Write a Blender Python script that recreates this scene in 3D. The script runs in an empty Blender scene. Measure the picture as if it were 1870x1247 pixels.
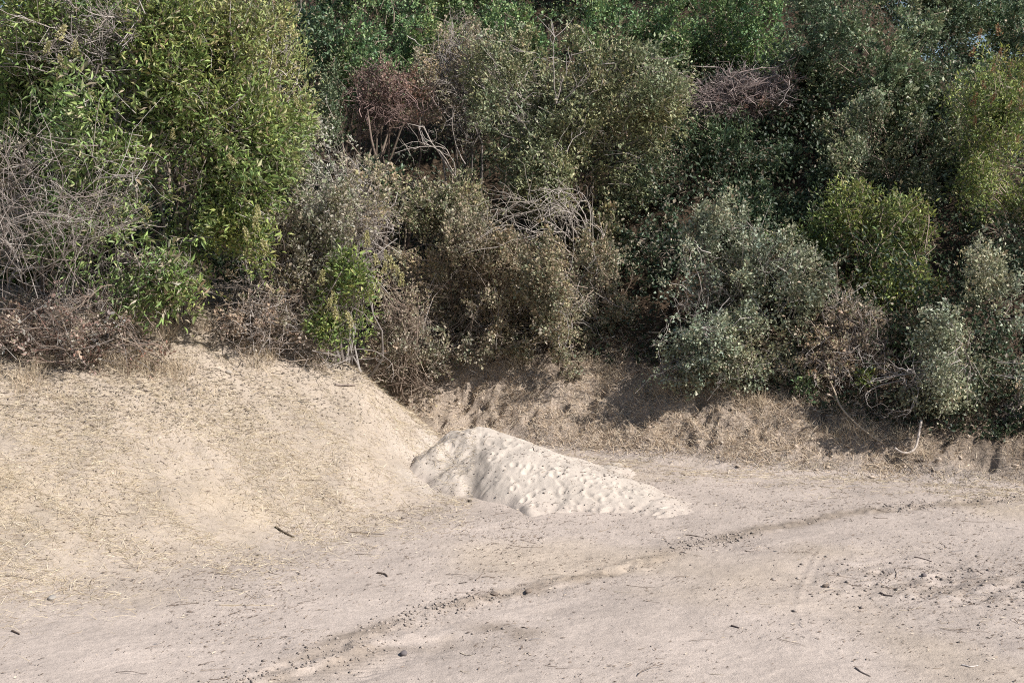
import bpy, math
import numpy as np

# ------------------------------------------------------------------ camera, sky, sun, exposure
SC = bpy.context.scene
COL = SC.collection
CAM_H = 4.2
PITCH = math.radians(5.0)
FPX = 2257.0                     # focal length in photograph pixels (photo is 1870 x 1247)
cam_d = bpy.data.cameras.new('camera')
cam = bpy.data.objects.new('camera', cam_d)
COL.objects.link(cam)
cam.location = (0, 0, CAM_H)
cam.rotation_euler = (math.pi / 2 - PITCH, 0, 0)
cam_d.sensor_width = 36.0
cam_d.lens = 36.0 * FPX / 1870.0
cam_d.clip_end = 5000
SC.camera = cam

SUN_EL = math.radians(40)
SUN_AZ = math.radians(121)       # clockwise from +Y (north), so the sun stands to the right, a little behind the camera
w = bpy.data.worlds.new('World')
SC.world = w
w.use_nodes = True
nt = w.node_tree
nt.nodes.clear()
sky = nt.nodes.new('ShaderNodeTexSky')
sky.sky_type = 'NISHITA'
sky.sun_disc = False
sky.sun_elevation = SUN_EL
sky.sun_rotation = SUN_AZ
bg = nt.nodes.new('ShaderNodeBackground')
bg.inputs['Strength'].default_value = 0.075
wo = nt.nodes.new('ShaderNodeOutputWorld')
nt.links.new(sky.outputs[0], bg.inputs[0])
nt.links.new(bg.outputs[0], wo.inputs[0])

sun_d = bpy.data.lights.new('sun', 'SUN')
sun_d.energy = 5.0
sun_d.angle = math.radians(0.53)
sun_d.color = (1.0, 0.95, 0.885)
sun = bpy.data.objects.new('sun', sun_d)
COL.objects.link(sun)
sun.rotation_euler = (math.pi / 2 - SUN_EL, 0, math.pi - SUN_AZ)
sun.location = (20, -5, 30)

SC.view_settings.view_transform = 'Standard'
SC.view_settings.look = 'None'
SC.view_settings.exposure = 0.64
SC.view_settings.gamma = 1.0
SC.cycles.use_denoising = False
SC.cycles.pixel_filter_type = 'BLACKMAN_HARRIS'
SC.cycles.filter_width = 1.05
SC.cycles.max_bounces = 5
SC.cycles.diffuse_bounces = 3
SC.cycles.glossy_bounces = 2
SC.cycles.transmission_bounces = 3

# ------------------------------------------------------------------ helpers
CP, SP = math.cos(PITCH), math.sin(PITCH)


def at(u, v, y):
    """World point at depth y seen at photo pixel (u, v)."""
    a = (u - 935.0) / FPX
    b = (623.5 - v) / FPX
    dy = CP + b * SP
    dz = b * CP - SP
    t = y / dy
    return np.array([a * t, y, CAM_H + dz * t])


def on_flat(u, v, z=0.0):
    a = (u - 935.0) / FPX
    b = (623.5 - v) / FPX
    dy = CP + b * SP
    dz = b * CP - SP
    t = (z - CAM_H) / dz
    return np.array([a * t, dy * t])


_tab = np.random.default_rng(5).random((256, 256))


def vnoise(x, y, seed=0):
    x = np.asarray(x, float) + seed * 17.31
    y = np.asarray(y, float) + seed * 9.77
    xi = np.floor(x).astype(int)
    yi = np.floor(y).astype(int)
    fx = x - xi
    fy = y - yi
    fx = fx * fx * (3 - 2 * fx)
    fy = fy * fy * (3 - 2 * fy)
    a = _tab[xi & 255, yi & 255]
    b = _tab[(xi + 1) & 255, yi & 255]
    c = _tab[xi & 255, (yi + 1) & 255]
    d = _tab[(xi + 1) & 255, (yi + 1) & 255]
    return (a * (1 - fx) + b * fx) * (1 - fy) + (c * (1 - fx) + d * fx) * fy - 0.5


def fbm(x, y, scale, octs=4, seed=0, gain=0.5):
    s = 0
    amp = 1.0
    f = 1.0 / scale
    for o in range(octs):
        s = s + amp * vnoise(x * f, y * f, seed + o * 3)
        amp *= gain
        f *= 2.03
    return s


def smin(a, b, k):
    h = np.clip(0.5 + 0.5 * (b - a) / k, 0, 1)
    return b * (1 - h) + a * h - k * h * (1 - h)


def smax(a, b, k):
    return -smin(-a, -b, k)


def sstep(a, b, x):
    t = np.clip((x - a) / (b - a), 0, 1)
    return t * t * (3 - 2 * t)


def poly_dist(x, y, pts):
    """distance to polyline, arclength of the nearest point, signed side."""
    pts = np.asarray(pts, float)
    best = np.full(np.shape(x), 1e9)
    al = np.zeros(np.shape(x))
    sd = np.zeros(np.shape(x))
    acc = 0.0
    for p, q in zip(pts[:-1], pts[1:]):
        d = q - p
        L = math.hypot(*d)
        t = np.clip(((x - p[0]) * d[0] + (y - p[1]) * d[1]) / (L * L), 0, 1)
        ex = x - (p[0] + t * d[0])
        ey = y - (p[1] + t * d[1])
        r = np.hypot(ex, ey)
        m = r < best
        best = np.where(m, r, best)
        al = np.where(m, acc + t * L, al)
        sd = np.where(m, np.sign(d[0] * ey - d[1] * ex), sd)
        acc += L
    return best, al, sd


def link(o, parent=None):
    COL.objects.link(o)
    if parent is not None:
        o.parent = parent
    return o


def mesh_data(name, V, F, mat, col=None, smooth=False, normals=None):
    V = np.asarray(V, np.float32)
    F = np.asarray(F, np.int32)
    me = bpy.data.meshes.new(name)
    n, k = F.shape
    me.vertices.add(len(V))
    me.vertices.foreach_set('co', V.ravel())
    me.loops.add(n * k)
    me.loops.foreach_set('vertex_index', F.ravel())
    me.polygons.add(n)
    me.polygons.foreach_set('loop_start', np.arange(0, n * k, k, dtype=np.int32))
    me.polygons.foreach_set('loop_total', np.full(n, k, np.int32))
    if smooth:
        me.polygons.foreach_set('use_smooth', np.ones(n, bool))
    me.update(calc_edges=True)
    if col is not None:
        c4 = np.ones((len(V), 4), np.float32)
        c4[:, :col.shape[1]] = col
        at_ = me.attributes.new('tint', 'FLOAT_COLOR', 'POINT')
        at_.data.foreach_set('color', c4.ravel())
    if normals is not None:
        me.normals_split_custom_set_from_vertices(normals.tolist())
    me.materials.append(mat)
    return me


def mk(name, V, F, mat, parent=None, col=None, smooth=False, normals=None, **props):
    o = bpy.data.objects.new(name, mesh_data(name, V, F, mat, col, smooth, normals))
    link(o, parent)
    for k_, v_ in props.items():
        o[k_] = v_
    return o


def empty(name, loc, label, cat, group=None):
    o = bpy.data.objects.new(name, None)
    o.empty_display_size = 0.2
    o.location = [float(c) for c in loc]
    link(o)
    o['label'] = label
    o['category'] = cat
    if group:
        o['group'] = group
    return o


def norm(a):
    return a / np.maximum(np.linalg.norm(a, axis=-1, keepdims=True), 1e-9)


def tubes(P, R, sides=3):
    """P (N,K,3) paths, R (N,K) radii -> verts, quads."""
    P = np.asarray(P, float)
    R = np.asarray(R, float)
    N, K, _ = P.shape
    T = np.gradient(P, axis=1)
    T = norm(T)
    ref = np.where(np.abs(T[:, :1, 2:3]) < 0.8, np.array([0, 0, 1.0]), np.array([1.0, 0, 0]))
    A = norm(np.cross(T, np.broadcast_to(ref, T.shape)))
    B = np.cross(T, A)
    ang = np.arange(sides) * 2 * math.pi / sides
    V = P[:, :, None, :] + R[:, :, None, None] * (np.cos(ang)[None, None, :, None] * A[:, :, None, :] + np.sin(ang)[None, None, :, None] * B[:, :, None, :])
    idx = np.arange(N * K * sides).reshape(N, K, sides)
    a = idx[:, :-1, :]
    b = idx[:, 1:, :]
    F = np.stack([a, np.roll(a, -1, 2), np.roll(b, -1, 2), b], -1).reshape(-1, 4)
    return V.reshape(-1, 3), F


def bend_paths(A, B, K, sag, jit, rng):
    """N curved paths from A to B with K points."""
    A = np.asarray(A, float)
    B = np.asarray(B, float)
    t = np.linspace(0, 1, K)[None, :, None]
    L = np.linalg.norm(B - A, axis=1)[:, None, None]
    P = A[:, None] * (1 - t) + B[:, None] * t
    off = rng.normal(0, 1, (len(A), 1, 3)) * sag
    P = P + off * L * (t * (1 - t) * 4)
    P = P + rng.normal(0, 1, P.shape) * jit * L * np.minimum(1, t * 3)
    return P


# ------------------------------------------------------------------ materials
def mat_attr(name, rough=0.6, spec=0.4, transl=0.0, noise=0.0, nscale=20.0):
    m = bpy.data.materials.new(name)
    m.use_nodes = True
    n = m.node_tree.nodes
    l = m.node_tree.links
    b = n['Principled BSDF']
    a = n.new('ShaderNodeAttribute')
    a.attribute_name = 'tint'
    src = a.outputs['Color']
    if noise > 0:
        tc = n.new('ShaderNodeTexCoord')
        nz = n.new('ShaderNodeTexNoise')
        nz.inputs['Scale'].default_value = nscale
        nz.inputs['Detail'].default_value = 3
        l.new(tc.outputs['Object'], nz.inputs['Vector'])
        mr = n.new('ShaderNodeMapRange')
        mr.inputs['To Min'].default_value = 1 - noise
        mr.inputs['To Max'].default_value = 1 + noise
        l.new(nz.outputs['Fac'], mr.inputs['Value'])
        mx = n.new('ShaderNodeMix')
        mx.data_type = 'RGBA'
        mx.blend_type = 'MULTIPLY'
        mx.inputs['Factor'].default_value = 1
        l.new(src, mx.inputs['A'])
        l.new(mr.outputs[0], mx.inputs['B'])
        src = mx.outputs['Result']
    l.new(src, b.inputs['Base Color'])
    b.inputs['Roughness'].default_value = rough
    b.inputs['Specular IOR Level'].default_value = spec
    if transl > 0:
        tr = n.new('ShaderNodeBsdfTranslucent')
        l.new(src, tr.inputs['Color'])
        ms = n.new('ShaderNodeMixShader')
        ms.inputs[0].default_value = transl
        l.new(b.outputs[0], ms.inputs[1])
        l.new(tr.outputs[0], ms.inputs[2])
        l.new(ms.outputs[0], n['Material Output'].inputs[0])
    return m


M_LEAF = mat_attr('leaf', 0.5, 0.35, 0.27)
M_LEAFG = mat_attr('leaf_glossy', 0.48, 0.4, 0.2)
M_BARK = mat_attr('bark', 0.85, 0.2, 0, 0.35, 14)
M_STRAW = mat_attr('straw', 0.75, 0.25, 0.15)
M_LITTER = mat_attr('litter', 0.8, 0.25, 0)
M_CLOD = mat_attr('clod', 0.95, 0.1, 0, 0.2, 40)


def mat_ground(name, bump=0.6, grain=0.16, s1=55.0, dist=0.02):
    m = bpy.data.materials.new(name)
    m.use_nodes = True
    n = m.node_tree.nodes
    l = m.node_tree.links
    b = n['Principled BSDF']
    b.inputs['Roughness'].default_value = 0.95
    b.inputs['Specular IOR Level'].default_value = 0.12
    a = n.new('ShaderNodeAttribute')
    a.attribute_name = 'tint'
    tc = n.new('ShaderNodeTexCoord')

    def nz(scale, detail, rough=0.6):
        x = n.new('ShaderNodeTexNoise')
        x.inputs['Scale'].default_value = scale
        x.inputs['Detail'].default_value = detail
        x.inputs['Roughness'].default_value = rough
        l.new(tc.outputs['Object'], x.inputs['Vector'])
        return x.outputs['Fac']

    def rng(src, f0, f1, t0, t1):
        x = n.new('ShaderNodeMapRange')
        x.inputs['From Min'].default_value = f0
        x.inputs['From Max'].default_value = f1
        x.inputs['To Min'].default_value = t0
        x.inputs['To Max'].default_value = t1
        l.new(src, x.inputs['Value'])
        return x.outputs[0]

    def mul(c, f):
        x = n.new('ShaderNodeMix')
        x.data_type = 'RGBA'
        x.blend_type = 'MULTIPLY'
        x.inputs['Factor'].default_value = 1
        l.new(c, x.inputs['A'])
        l.new(f, x.inputs['B'])
        return x.outputs['Result']

    def add(p, q, op='ADD'):
        x = n.new('ShaderNodeMath')
        x.operation = op
        l.new(p, x.inputs[0])
        if isinstance(q, float):
            x.inputs[1].default_value = q
        else:
            l.new(q, x.inputs[1])
        return x.outputs[0]

    big = nz(1.3, 5)
    mid = nz(11, 5)
    fine = nz(s1, 4, 0.7)
    grit = nz(150, 2, 0.7)
    c = mul(a.outputs['Color'], rng(big, 0.3, 0.7, 0.9, 1.1))
    c = mul(c, rng(mid, 0.3, 0.7, 1 - grain * 0.7, 1 + grain * 0.7))
    c = mul(c, rng(fine, 0.3, 0.7, 1 - grain, 1 + grain))
    c = mul(c, rng(grit, 0.3, 0.7, 1 - grain, 1 + grain))
    spk = nz(75, 2, 0.55)
    c = mul(c, rng(spk, 0.60, 0.70, 1.0, 1 - 2.2 * grain))
    l.new(c, b.inputs['Base Color'])
    h = add(add(mid, 1.2, 'MULTIPLY'), add(fine, 0.6, 'MULTIPLY'))
    h = add(h, add(grit, 0.3, 'MULTIPLY'))
    bp = n.new('ShaderNodeBump')
    bp.inputs['Strength'].default_value = bump
    bp.inputs['Distance'].default_value = dist
    l.new(h, bp.inputs['Height'])
    l.new(bp.outputs[0], b.inputs['Normal'])
    return m


M_DIRT = mat_ground('dirt', 0.72, 0.14)
M_SLOPE = mat_ground('slope_soil', 0.6, 0.14, 40)
M_BANK = mat_ground('bank_soil', 1.0, 0.24, 35, 0.06)
M_SAND = mat_ground('pile_sand', 0.45, 0.07, 70)

# ------------------------------------------------------------------ terrain
TOE_BANK = np.array([(-30, 30), (-9, 27.5), (-4, 26.2), (-1.6, 24.8), (0.67, 23.4), (3, 22.2), (6, 20.9), (8.4, 20.0), (12, 18.8), (30, 15)])
TOP_BANK = np.array([(-30, 1.8), (-4, 1.8), (-1, 1.65), (1, 1.55), (3.2, 1.3), (5, 1.0), (7, 0.62), (9, 0.55), (30, 0.6)])
TOE_SPUR = np.array([(-60, -8), (-30, 0), (-12, 9.0), (-7.6, 12.0), (-6, 13.0), (-4, 15.0), (-2.6, 16.4), (-1.2, 18.7), (-0.5, 19.8), (2, 23.5)])
K_SPUR = np.array([(-30, 0.37), (-12, 0.37), (-7.6, 0.385), (-6, 0.43), (-4, 0.474), (-2.6, 0.51), (-1.2, 0.36), (2, 0.33)])
TRACK_A = [on_flat(u, v) for u, v in [(560, 1196), (680, 1150), (800, 1104), (1000, 1064), (1150, 1028), (1290, 985), (1450, 950), (1600, 926), (1760, 912), (1990, 898)]]
TRACK_B = [on_flat(u, v) for u, v in [(380, 1262), (600, 1203), (690, 1165), (800, 1156), (930, 1150)]]
BIKE = [on_flat(u, v) for u, v in [(1500, 1000), (1478, 1040), (1462, 1075), (1456, 1110), (1466, 1142), (1490, 1168), (1530, 1196)]]
CRACK = [at(u, v, y)[:2] for u, v, y in [(1085, 700, 24.9), (1105, 735, 24.6), (1130, 760, 24.35), (1142, 790, 24.0), (1160, 812, 23.8), (1172, 835, 23.5)]]
CRACK2 = [at(u, v, y)[:2] for u, v, y in [(1770, 845, 20.9), (1815, 872, 20.6), (1850, 890, 20.4), (1890, 900, 20.2)]]


def interp(tab, x):
    return np.interp(x, tab[:, 0], tab[:, 1])


def spur_bank(x, y):
    wob = 0.35 * fbm(x, y, 2.2, 3, 3)
    s = y - interp(TOE_BANK, x) + wob
    top = interp(TOP_BANK, x)
    s1 = top / 0.68
    sp = np.maximum(s, 0)
    up_ = 0.68 - 0.33 * sstep(9.0, 15.0, x)
    bank = np.where(sp < s1, 0.68 * sp, top + up_ * (sp - s1))
    bank = np.minimum(bank, smin(bank, 14.5 + 0 * bank, 3.0))
    bank = bank - 0.30 * np.maximum(0, y - 48)
    bank = np.where(y > 48, np.maximum(bank, 4.0), bank)
    bank = smax(bank, 0 * bank, 0.34) - 0.085
    q = y - interp(TOE_SPUR, x)
    qp = np.maximum(q, 0)
    k = interp(K_SPUR, x)
    front = k * (np.sqrt(qp * qp + 9.0) - 3.0)
    front = smin(front, 3.5 + 0.08 * np.clip(-6 - x, 0, 10) + 0 * x, 0.9)
    right = 0.83 * (-0.55 - x - 0.35 * (y - 21.8)) + 0.16 * fbm(x, y, 1.1, 4, 8)
    right = np.where(x > -5.0, np.minimum(right, 1.75 + 0.6 * (-2.6 - x) - 0.55 * (y - 22.0)), right)
    spur = smin(front, right, 0.16)
    spur = np.maximum(spur, 0)
    return spur, bank


def ground_z(x, y, detail=True):
    x = np.asarray(x, float)
    y = np.asarray(y, float)
    spur, bank = spur_bank(x, y)
    z = np.maximum(spur, bank)
    near = (np.abs(x) < 14) & (y < 34)
    flat = sstep(0.35, 0.0, z)
    z = z + (0.05 + 0.05 * (bank > spur)) * fbm(x, y, 3.5, 3, 11)
    if detail:
        onb = (bank > spur) * sstep(0.05, 0.5, bank)
        ons = (spur >= bank) * sstep(0.05, 0.5, spur)
        nb = fbm(x, y, 0.55, 5, 21, 0.55)
        ridg = np.abs(fbm(x * 1.6, y * 0.5, 0.7, 4, 31))
        hol = np.maximum(0, fbm(x, y, 0.30, 3, 35) - 0.12)
        z = z + onb * (0.22 * nb - 0.07 * ridg + 0.06 * fbm(x, y, 0.16, 3, 33) - 0.55 * hol)
        z = z + ons * (0.05 * fbm(x, y, 0.6, 4, 41) + 0.05 * fbm(x * 0.6 + 0.8 * y, (x * 0.8 - 0.6 * y) * 0.3, 0.22, 3, 44))
        z = z + flat * (0.020 * fbm(x, y, 0.45, 4, 51) + 0.006 * fbm(x, y, 0.09, 2, 55))
        # tyre tracks
        da, al, sd = poly_dist(x, y, TRACK_A)
        side = da * (-sd)      # + on the camera side
        brk = 0.55 + 0.9 * vnoise(al * 0.9, al * 0.3, 70)
        ok = flat * (y < 22)
        z = z - ok * brk * 0.035 * sstep(0.0, 0.25, side) * sstep(1.5, 0.8, side)
        z = z + ok * brk * 0.11 * fbm(x, y, 0.12, 3, 77) * np.exp(-((side - 0.06) / 0.17) ** 2)
        lug = np.sin((al * 0.9 + side * 0.75) * 2 * math.pi / 0.105)
        patch = sstep(-0.15, 0.1, fbm(x, y, 1.1, 2, 75))
        band = sstep(0.10, 0.2, side) * sstep(0.62, 0.5, side) + sstep(0.72, 0.8, side) * sstep(1.15, 1.05, side)
        z = z - ok * 0.017 * patch * band * sstep(-0.1, 0.6, lug) * sstep(19.5, 17.0, y)
        db, alb, sdb = poly_dist(x, y, TRACK_B)
        sb = db * (-sdb)
        bb = 0.4 + 1.2 * (vnoise(alb * 1.3, alb * 0.2, 72) + 0.2)
        eb = sstep(0.02, 0.5, alb) * sstep(alb.max() - 0.02, alb.max() - 0.9, alb)
        z = z + eb * flat * 0.09 * np.maximum(0, fbm(x, y, 0.22, 3, 78)) * np.exp(-(sb / 0.15) ** 2) - eb * flat * 0.03 * sstep(0.02, 0.12, sb) * sstep(0.8, 0.4, sb)
        lugb = np.sin((alb * 0.85 - sb * 0.8) * 2 * math.pi / 0.11)
        z = z - eb * flat * 0.014 * sstep(0.1, 0.2, sb) * sstep(0.75, 0.6, sb) * sstep(-0.1, 0.6, lugb)
        dk, alk, sk = poly_dist(x, y, BIKE)
        g = dk * sk
        z = z - sstep(0.0, 0.5, alk) * flat * (0.006 + 0.008 * vnoise(alk * 2.0, alk * 0.1, 74)) * (np.exp(-((g - 0.06) / 0.03) ** 2) + np.exp(-((g + 0.06) / 0.03) ** 2)) + flat * 0.005 * np.exp(-(g / 0.03) ** 2)
        # churned soil on the right
        c = on_flat(1725, 1065)
        ch = np.exp(-(((x - c[0]) / 1.5) ** 2 + ((y - c[1]) / 1.0) ** 2))
        z = z + ch * 0.07 * fbm(x, y, 0.22, 3, 81)
        # fissures in the bank
        for pl, wd, dp in ((CRACK, 0.10, 0.24), (CRACK2, 0.09, 0.10)):
            dc, alc, _ = poly_dist(x, y, pl)
            dc = dc + 0.10 * fbm(x, y, 0.4, 2, 91)
            z = z - dp * np.exp(-(dc / wd) ** 2) * (0.5 + 1.2 * np.abs(vnoise(alc * 3, 0 * alc, 92)))
    return z


def spaced(a, b, s0, s1):
    out = [a]
    while out[-1] < b:
        t = (out[-1] - a) / (b - a)
        out.append(out[-1] + s0 + (s1 - s0) * t)
    return np.array(out)


xs_core = np.arange(-10.2, 10.2, 0.044)
xr = 10.2 + np.cumsum(0.034 * 1.22 ** np.arange(1, 46))
xr = xr[xr < 900]
XS = np.concatenate([-xr[::-1], xs_core, xr])
ys1 = spaced(10.2, 21.0, 0.026, 0.055)
ys2 = spaced(ys1[-1], 26.6, 0.05, 0.075)[1:]
ys3 = spaced(ys2[-1], 70, 0.3, 1.5)[1:]
yb = ys3[-1] + np.cumsum(1.0 * 1.3 ** np.arange(1, 24))
yf = 10.2 - np.cumsum(0.05 * 1.35 ** np.arange(1, 30))
yf = yf[yf > -600]
YS = np.concatenate([yf[::-1], ys1, ys2, ys3, yb[yb < 1500]])
GX, GY = np.meshgrid(XS, YS)
GZ = ground_z(GX, GY)
SPUR, BANK = spur_bank(GX, GY)
NXv, NYv = len(XS), len(YS)
gzx = np.gradient(GZ, XS, axis=1)
gzy = np.gradient(GZ, YS, axis=0)
GN = norm(np.stack([-gzx, -gzy, np.ones_like(GZ)], -1))


def gz(x, y):
    """bilinear lookup in the terrain mesh"""
    x = np.atleast_1d(np.asarray(x, float))
    y = np.atleast_1d(np.asarray(y, float))
    i = np.clip(np.searchsorted(XS, x) - 1, 0, NXv - 2)
    j = np.clip(np.searchsorted(YS, y) - 1, 0, NYv - 2)
    fx = np.clip((x - XS[i]) / (XS[i + 1] - XS[i]), 0, 1)
    fy = np.clip((y - YS[j]) / (YS[j + 1] - YS[j]), 0, 1)
    return (GZ[j, i] * (1 - fx) + GZ[j, i + 1] * fx) * (1 - fy) + (GZ[j + 1, i] * (1 - fx) + GZ[j + 1, i + 1] * fx) * fy


def gn(x, y):
    i = np.clip(np.searchsorted(XS, x) - 1, 0, NXv - 2)
    j = np.clip(np.searchsorted(YS, y) - 1, 0, NYv - 2)
    return GN[j, i]


# soil colours: pale packed dirt, straw-covered slope soil, brown bank soil, darker loose soil along the tyre track
C_DIRT = np.array([0.396, 0.338, 0.297])
C_SLOPE = np.array([0.352, 0.296, 0.242])
C_BANK = np.array([0.400, 0.328, 0.266])
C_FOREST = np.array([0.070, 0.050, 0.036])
C_LOOSE = np.array([0.255, 0.211, 0.174])
ws = sstep(-2.5, 3.0, GY - interp(TOE_SPUR, GX) + 1.0 * fbm(GX, GY, 1.4, 3, 99)) * (SPUR >= BANK - 0.05) * (GX < -0.4)
wb = sstep(0.05, 0.45, BANK) * (BANK > SPUR)
tc_ = C_DIRT * np.ones(GX.shape + (1,))
tc_ = tc_ * (1 - ws[..., None]) + C_SLOPE * ws[..., None]
tc_ = tc_ * (1 - wb[..., None]) + C_BANK * wb[..., None]
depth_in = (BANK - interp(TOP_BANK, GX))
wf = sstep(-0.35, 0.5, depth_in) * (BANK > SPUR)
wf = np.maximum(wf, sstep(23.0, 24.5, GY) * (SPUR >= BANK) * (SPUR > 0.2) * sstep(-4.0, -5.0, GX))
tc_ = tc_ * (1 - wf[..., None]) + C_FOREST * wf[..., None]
dA, alA, sdA = poly_dist(GX, GY, TRACK_A)
sA = dA * (-sdA)
loose = np.exp(-(np.maximum(0, np.abs(sA - 0.06 + 0.16 * fbm(GX, GY, 0.6, 3, 100)) - 0.03) / 0.15) ** 2) * sstep(-0.55, 0.1, fbm(GX, GY, 0.8, 3, 101)) * (GY < 22)
cR = on_flat(1725, 1065)
loose = np.maximum(loose, 0.6 * np.exp(-(((GX - cR[0]) / 1.6) ** 2 + ((GY - cR[1]) / 1.0) ** 2)) * sstep(-0.2, 0.2, fbm(GX, GY, 0.4, 3, 103)))
dB, alB, sdB = poly_dist(GX, GY, TRACK_B)
loose = np.maximum(loose, 0.9 * np.exp(-((dB - 0.1) / 0.3) ** 2) * sstep(-0.3, 0.2, fbm(GX, GY, 0.6, 3, 105)))
loose = loose * (1 - ws) * (1 - wb)
tc_ = tc_ * (1 - loose[..., None]) + C_LOOSE * loose[..., None]
# spilt sand round the foot of the pile
dP, aP, _ = poly_dist(GX, GY, [(-0.45, 20.75), (2.2, 18.85)])
spill = np.exp(-(np.maximum(0, dP - 1.25 + 0.32 * aP + 0.5 * fbm(GX, GY, 0.5, 3, 111)) / 0.28) ** 2)[..., None] * (GY < 22)[..., None]
tc_ = tc_ * (1 - 0.8 * spill) + np.array([0.425, 0.372, 0.322]) * 0.8 * spill
mott = fbm(GX, GY, 1.6, 4, 107)
tc_ = tc_ * (1 + 0.16 * mott[..., None])
warm = sstep(-0.1, 0.4, fbm(GX, GY, 2.6, 3, 109))[..., None]
tc_ = tc_ * (1 + warm * np.array([0.02, 0.0, -0.07]))

idx = np.arange(NXv * NYv).reshape(NYv, NXv)
quads = np.stack([idx[:-1, :-1], idx[:-1, 1:], idx[1:, 1:], idx[1:, :-1]], -1)
fs = 0.25 * (SPUR[:-1, :-1] + SPUR[1:, 1:] + SPUR[1:, :-1] + SPUR[:-1, 1:])
fb = 0.25 * (BANK[:-1, :-1] + BANK[1:, 1:] + BANK[1:, :-1] + BANK[:-1, 1:])
is_s = (fs > 0.10) & (fs >= fb)
is_b = (fb > 0.10) & (fb > fs)
V_all = np.stack([GX, GY, GZ], -1).reshape(-1, 3)
N_all = GN.reshape(-1, 3)
C_all = tc_.reshape(-1, 3)
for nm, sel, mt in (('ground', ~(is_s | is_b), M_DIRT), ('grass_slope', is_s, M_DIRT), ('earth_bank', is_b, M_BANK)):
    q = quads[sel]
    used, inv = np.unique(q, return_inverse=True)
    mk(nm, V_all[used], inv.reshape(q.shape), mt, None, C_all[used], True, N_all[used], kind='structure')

# ------------------------------------------------------------------ sand pile
rngp = np.random.default_rng(77)
RIDGE = np.array([(-0.45, 20.75), (0.1, 20.35), (0.62, 19.98), (1.35, 19.45), (1.85, 19.1), (2.2, 18.85)])
RH = np.array([0.85, 0.78, 0.66, 0.42, 0.24, 0.12])
px_ = np.arange(-2.1, 3.6, 0.02)
py_ = np.arange(17.3, 22.6, 0.022)
PX, PY = np.meshgrid(px_, py_)
dR, aR, sR = poly_dist(PX, PY, RIDGE)
seg = np.concatenate([[0], np.cumsum(np.hypot(*np.diff(RIDGE, axis=0).T))])
hR = np.interp(aR, seg, RH)
jit = 1 + 0.35 * fbm(PX, PY, 0.8, 3, 121)
slope = 0.46 + 0.44 * sstep(0.3, -0.9, PX) - 0.12 * sstep(0.8, 2.2, PX)
pile = hR - slope * jit * (np.sqrt(dR * dR + 0.20) - 0.40)
pile = pile + 0.07 * fbm(PX, PY, 0.9, 4, 123) + 0.05 * fbm(PX, PY, 0.3, 3, 124) * sstep(0.25, 0.0, pile)
# rills and slumps on the left flank, footprints over the right one
ang = np.arctan2(PY - 20.8, PX + 0.45)
left = sstep(0.25, -0.7, PX)
pile = pile + left * (0.08 * fbm(PX, PY, 0.4, 3, 125) + 0.05 * fbm(PX, PY, 0.17, 3, 127)) * sstep(0.0, 0.35, pile)
for i in range(150):
    t = rngp.random() ** 0.7
    a_ = t * seg[-1]
    cx = np.interp(a_, seg, RIDGE[:, 0]) + rngp.normal(0, 0.25)
    cy = np.interp(a_, seg, RIDGE[:, 1]) - rngp.random() ** 0.8 * 1.7 + 0.3
    th = rngp.uniform(-0.9, 0.9)
    lx, ly = rngp.uniform(0.03, 0.10), rngp.uniform(0.025, 0.055)
    ex = (PX - cx) * math.cos(th) + (PY - cy) * math.sin(th)
    ey = -(PX - cx) * math.sin(th) + (PY - cy) * math.cos(th)
    r2 = (ex / lx) ** 2 + (ey / ly) ** 2
    dp = rngp.uniform(0.010, 0.040)
    pile = pile - dp * np.exp(-r2 ** 1.5) + 0.35 * dp * np.exp(-((np.sqrt(r2) - 1.5) / 0.35) ** 2)
pile = pile + 0.010 * fbm(PX, PY, 0.10, 2, 129)
base_z = gz(PX.ravel(), PY.ravel()).reshape(PX.shape)
base_s = ground_z(PX, PY, False)
PZ = np.maximum(pile, -0.2) + np.minimum(base_s, 0.25)
edge = sstep(0.0, 0.12, pile)
PZ = np.where(pile > -0.15, PZ, PZ)
keepv = PZ > base_z - 0.05
pid = np.arange(PX.size).reshape(PX.shape)
pq = np.stack([pid[:-1, :-1], pid[:-1, 1:], pid[1:, 1:], pid[1:, :-1]], -1)
kq = keepv[:-1, :-1] | keepv[1:, 1:] | keepv[:-1, 1:] | keepv[1:, :-1]
pq = pq[kq]
used, inv = np.unique(pq, return_inverse=True)
dark_streaks = sstep(-0.05, 0.3, fbm(PX, PY, 0.35, 3, 131)) * (0.25 + 0.75 * left)  # darker streaks, strongest on the left flank
fadep = sstep(0.0, 0.16, PZ - base_z + 0.05 * fbm(PX, PY, 0.25, 3, 135))[..., None]
pc = (np.array([0.432, 0.380, 0.330]) * fadep + np.array([0.415, 0.358, 0.312]) * (1 - fadep)) * (1 - 0.18 * dark_streaks[..., None]) * (1 + 0.08 * fbm(PX, PY, 0.5, 3, 133)[..., None])
so = mk('sand_pile', np.stack([PX, PY, PZ], -1).reshape(-1, 3)[used], inv.reshape(pq.shape), M_SAND, None, pc.reshape(-1, 3)[used], True)
so['label'] = 'pale heap of loose sand with footprints dumped at the foot of the slope'
so['category'] = 'sand pile'
PILE_TOP = np.where(PZ > base_z, PZ, -9)


def surf_z(x, y):
    z = gz(x, y)
    x = np.atleast_1d(x)
    y = np.atleast_1d(y)
    i = np.round((x - px_[0]) / 0.02).astype(int)
    j = np.round((y - py_[0]) / 0.022).astype(int)
    ok = (i >= 0) & (i < len(px_)) & (j >= 0) & (j < len(py_))
    zz = PILE_TOP[np.clip(j, 0, len(py_) - 1), np.clip(i, 0, len(px_) - 1)]
    return np.where(ok & (zz > z), zz, z)


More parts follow.
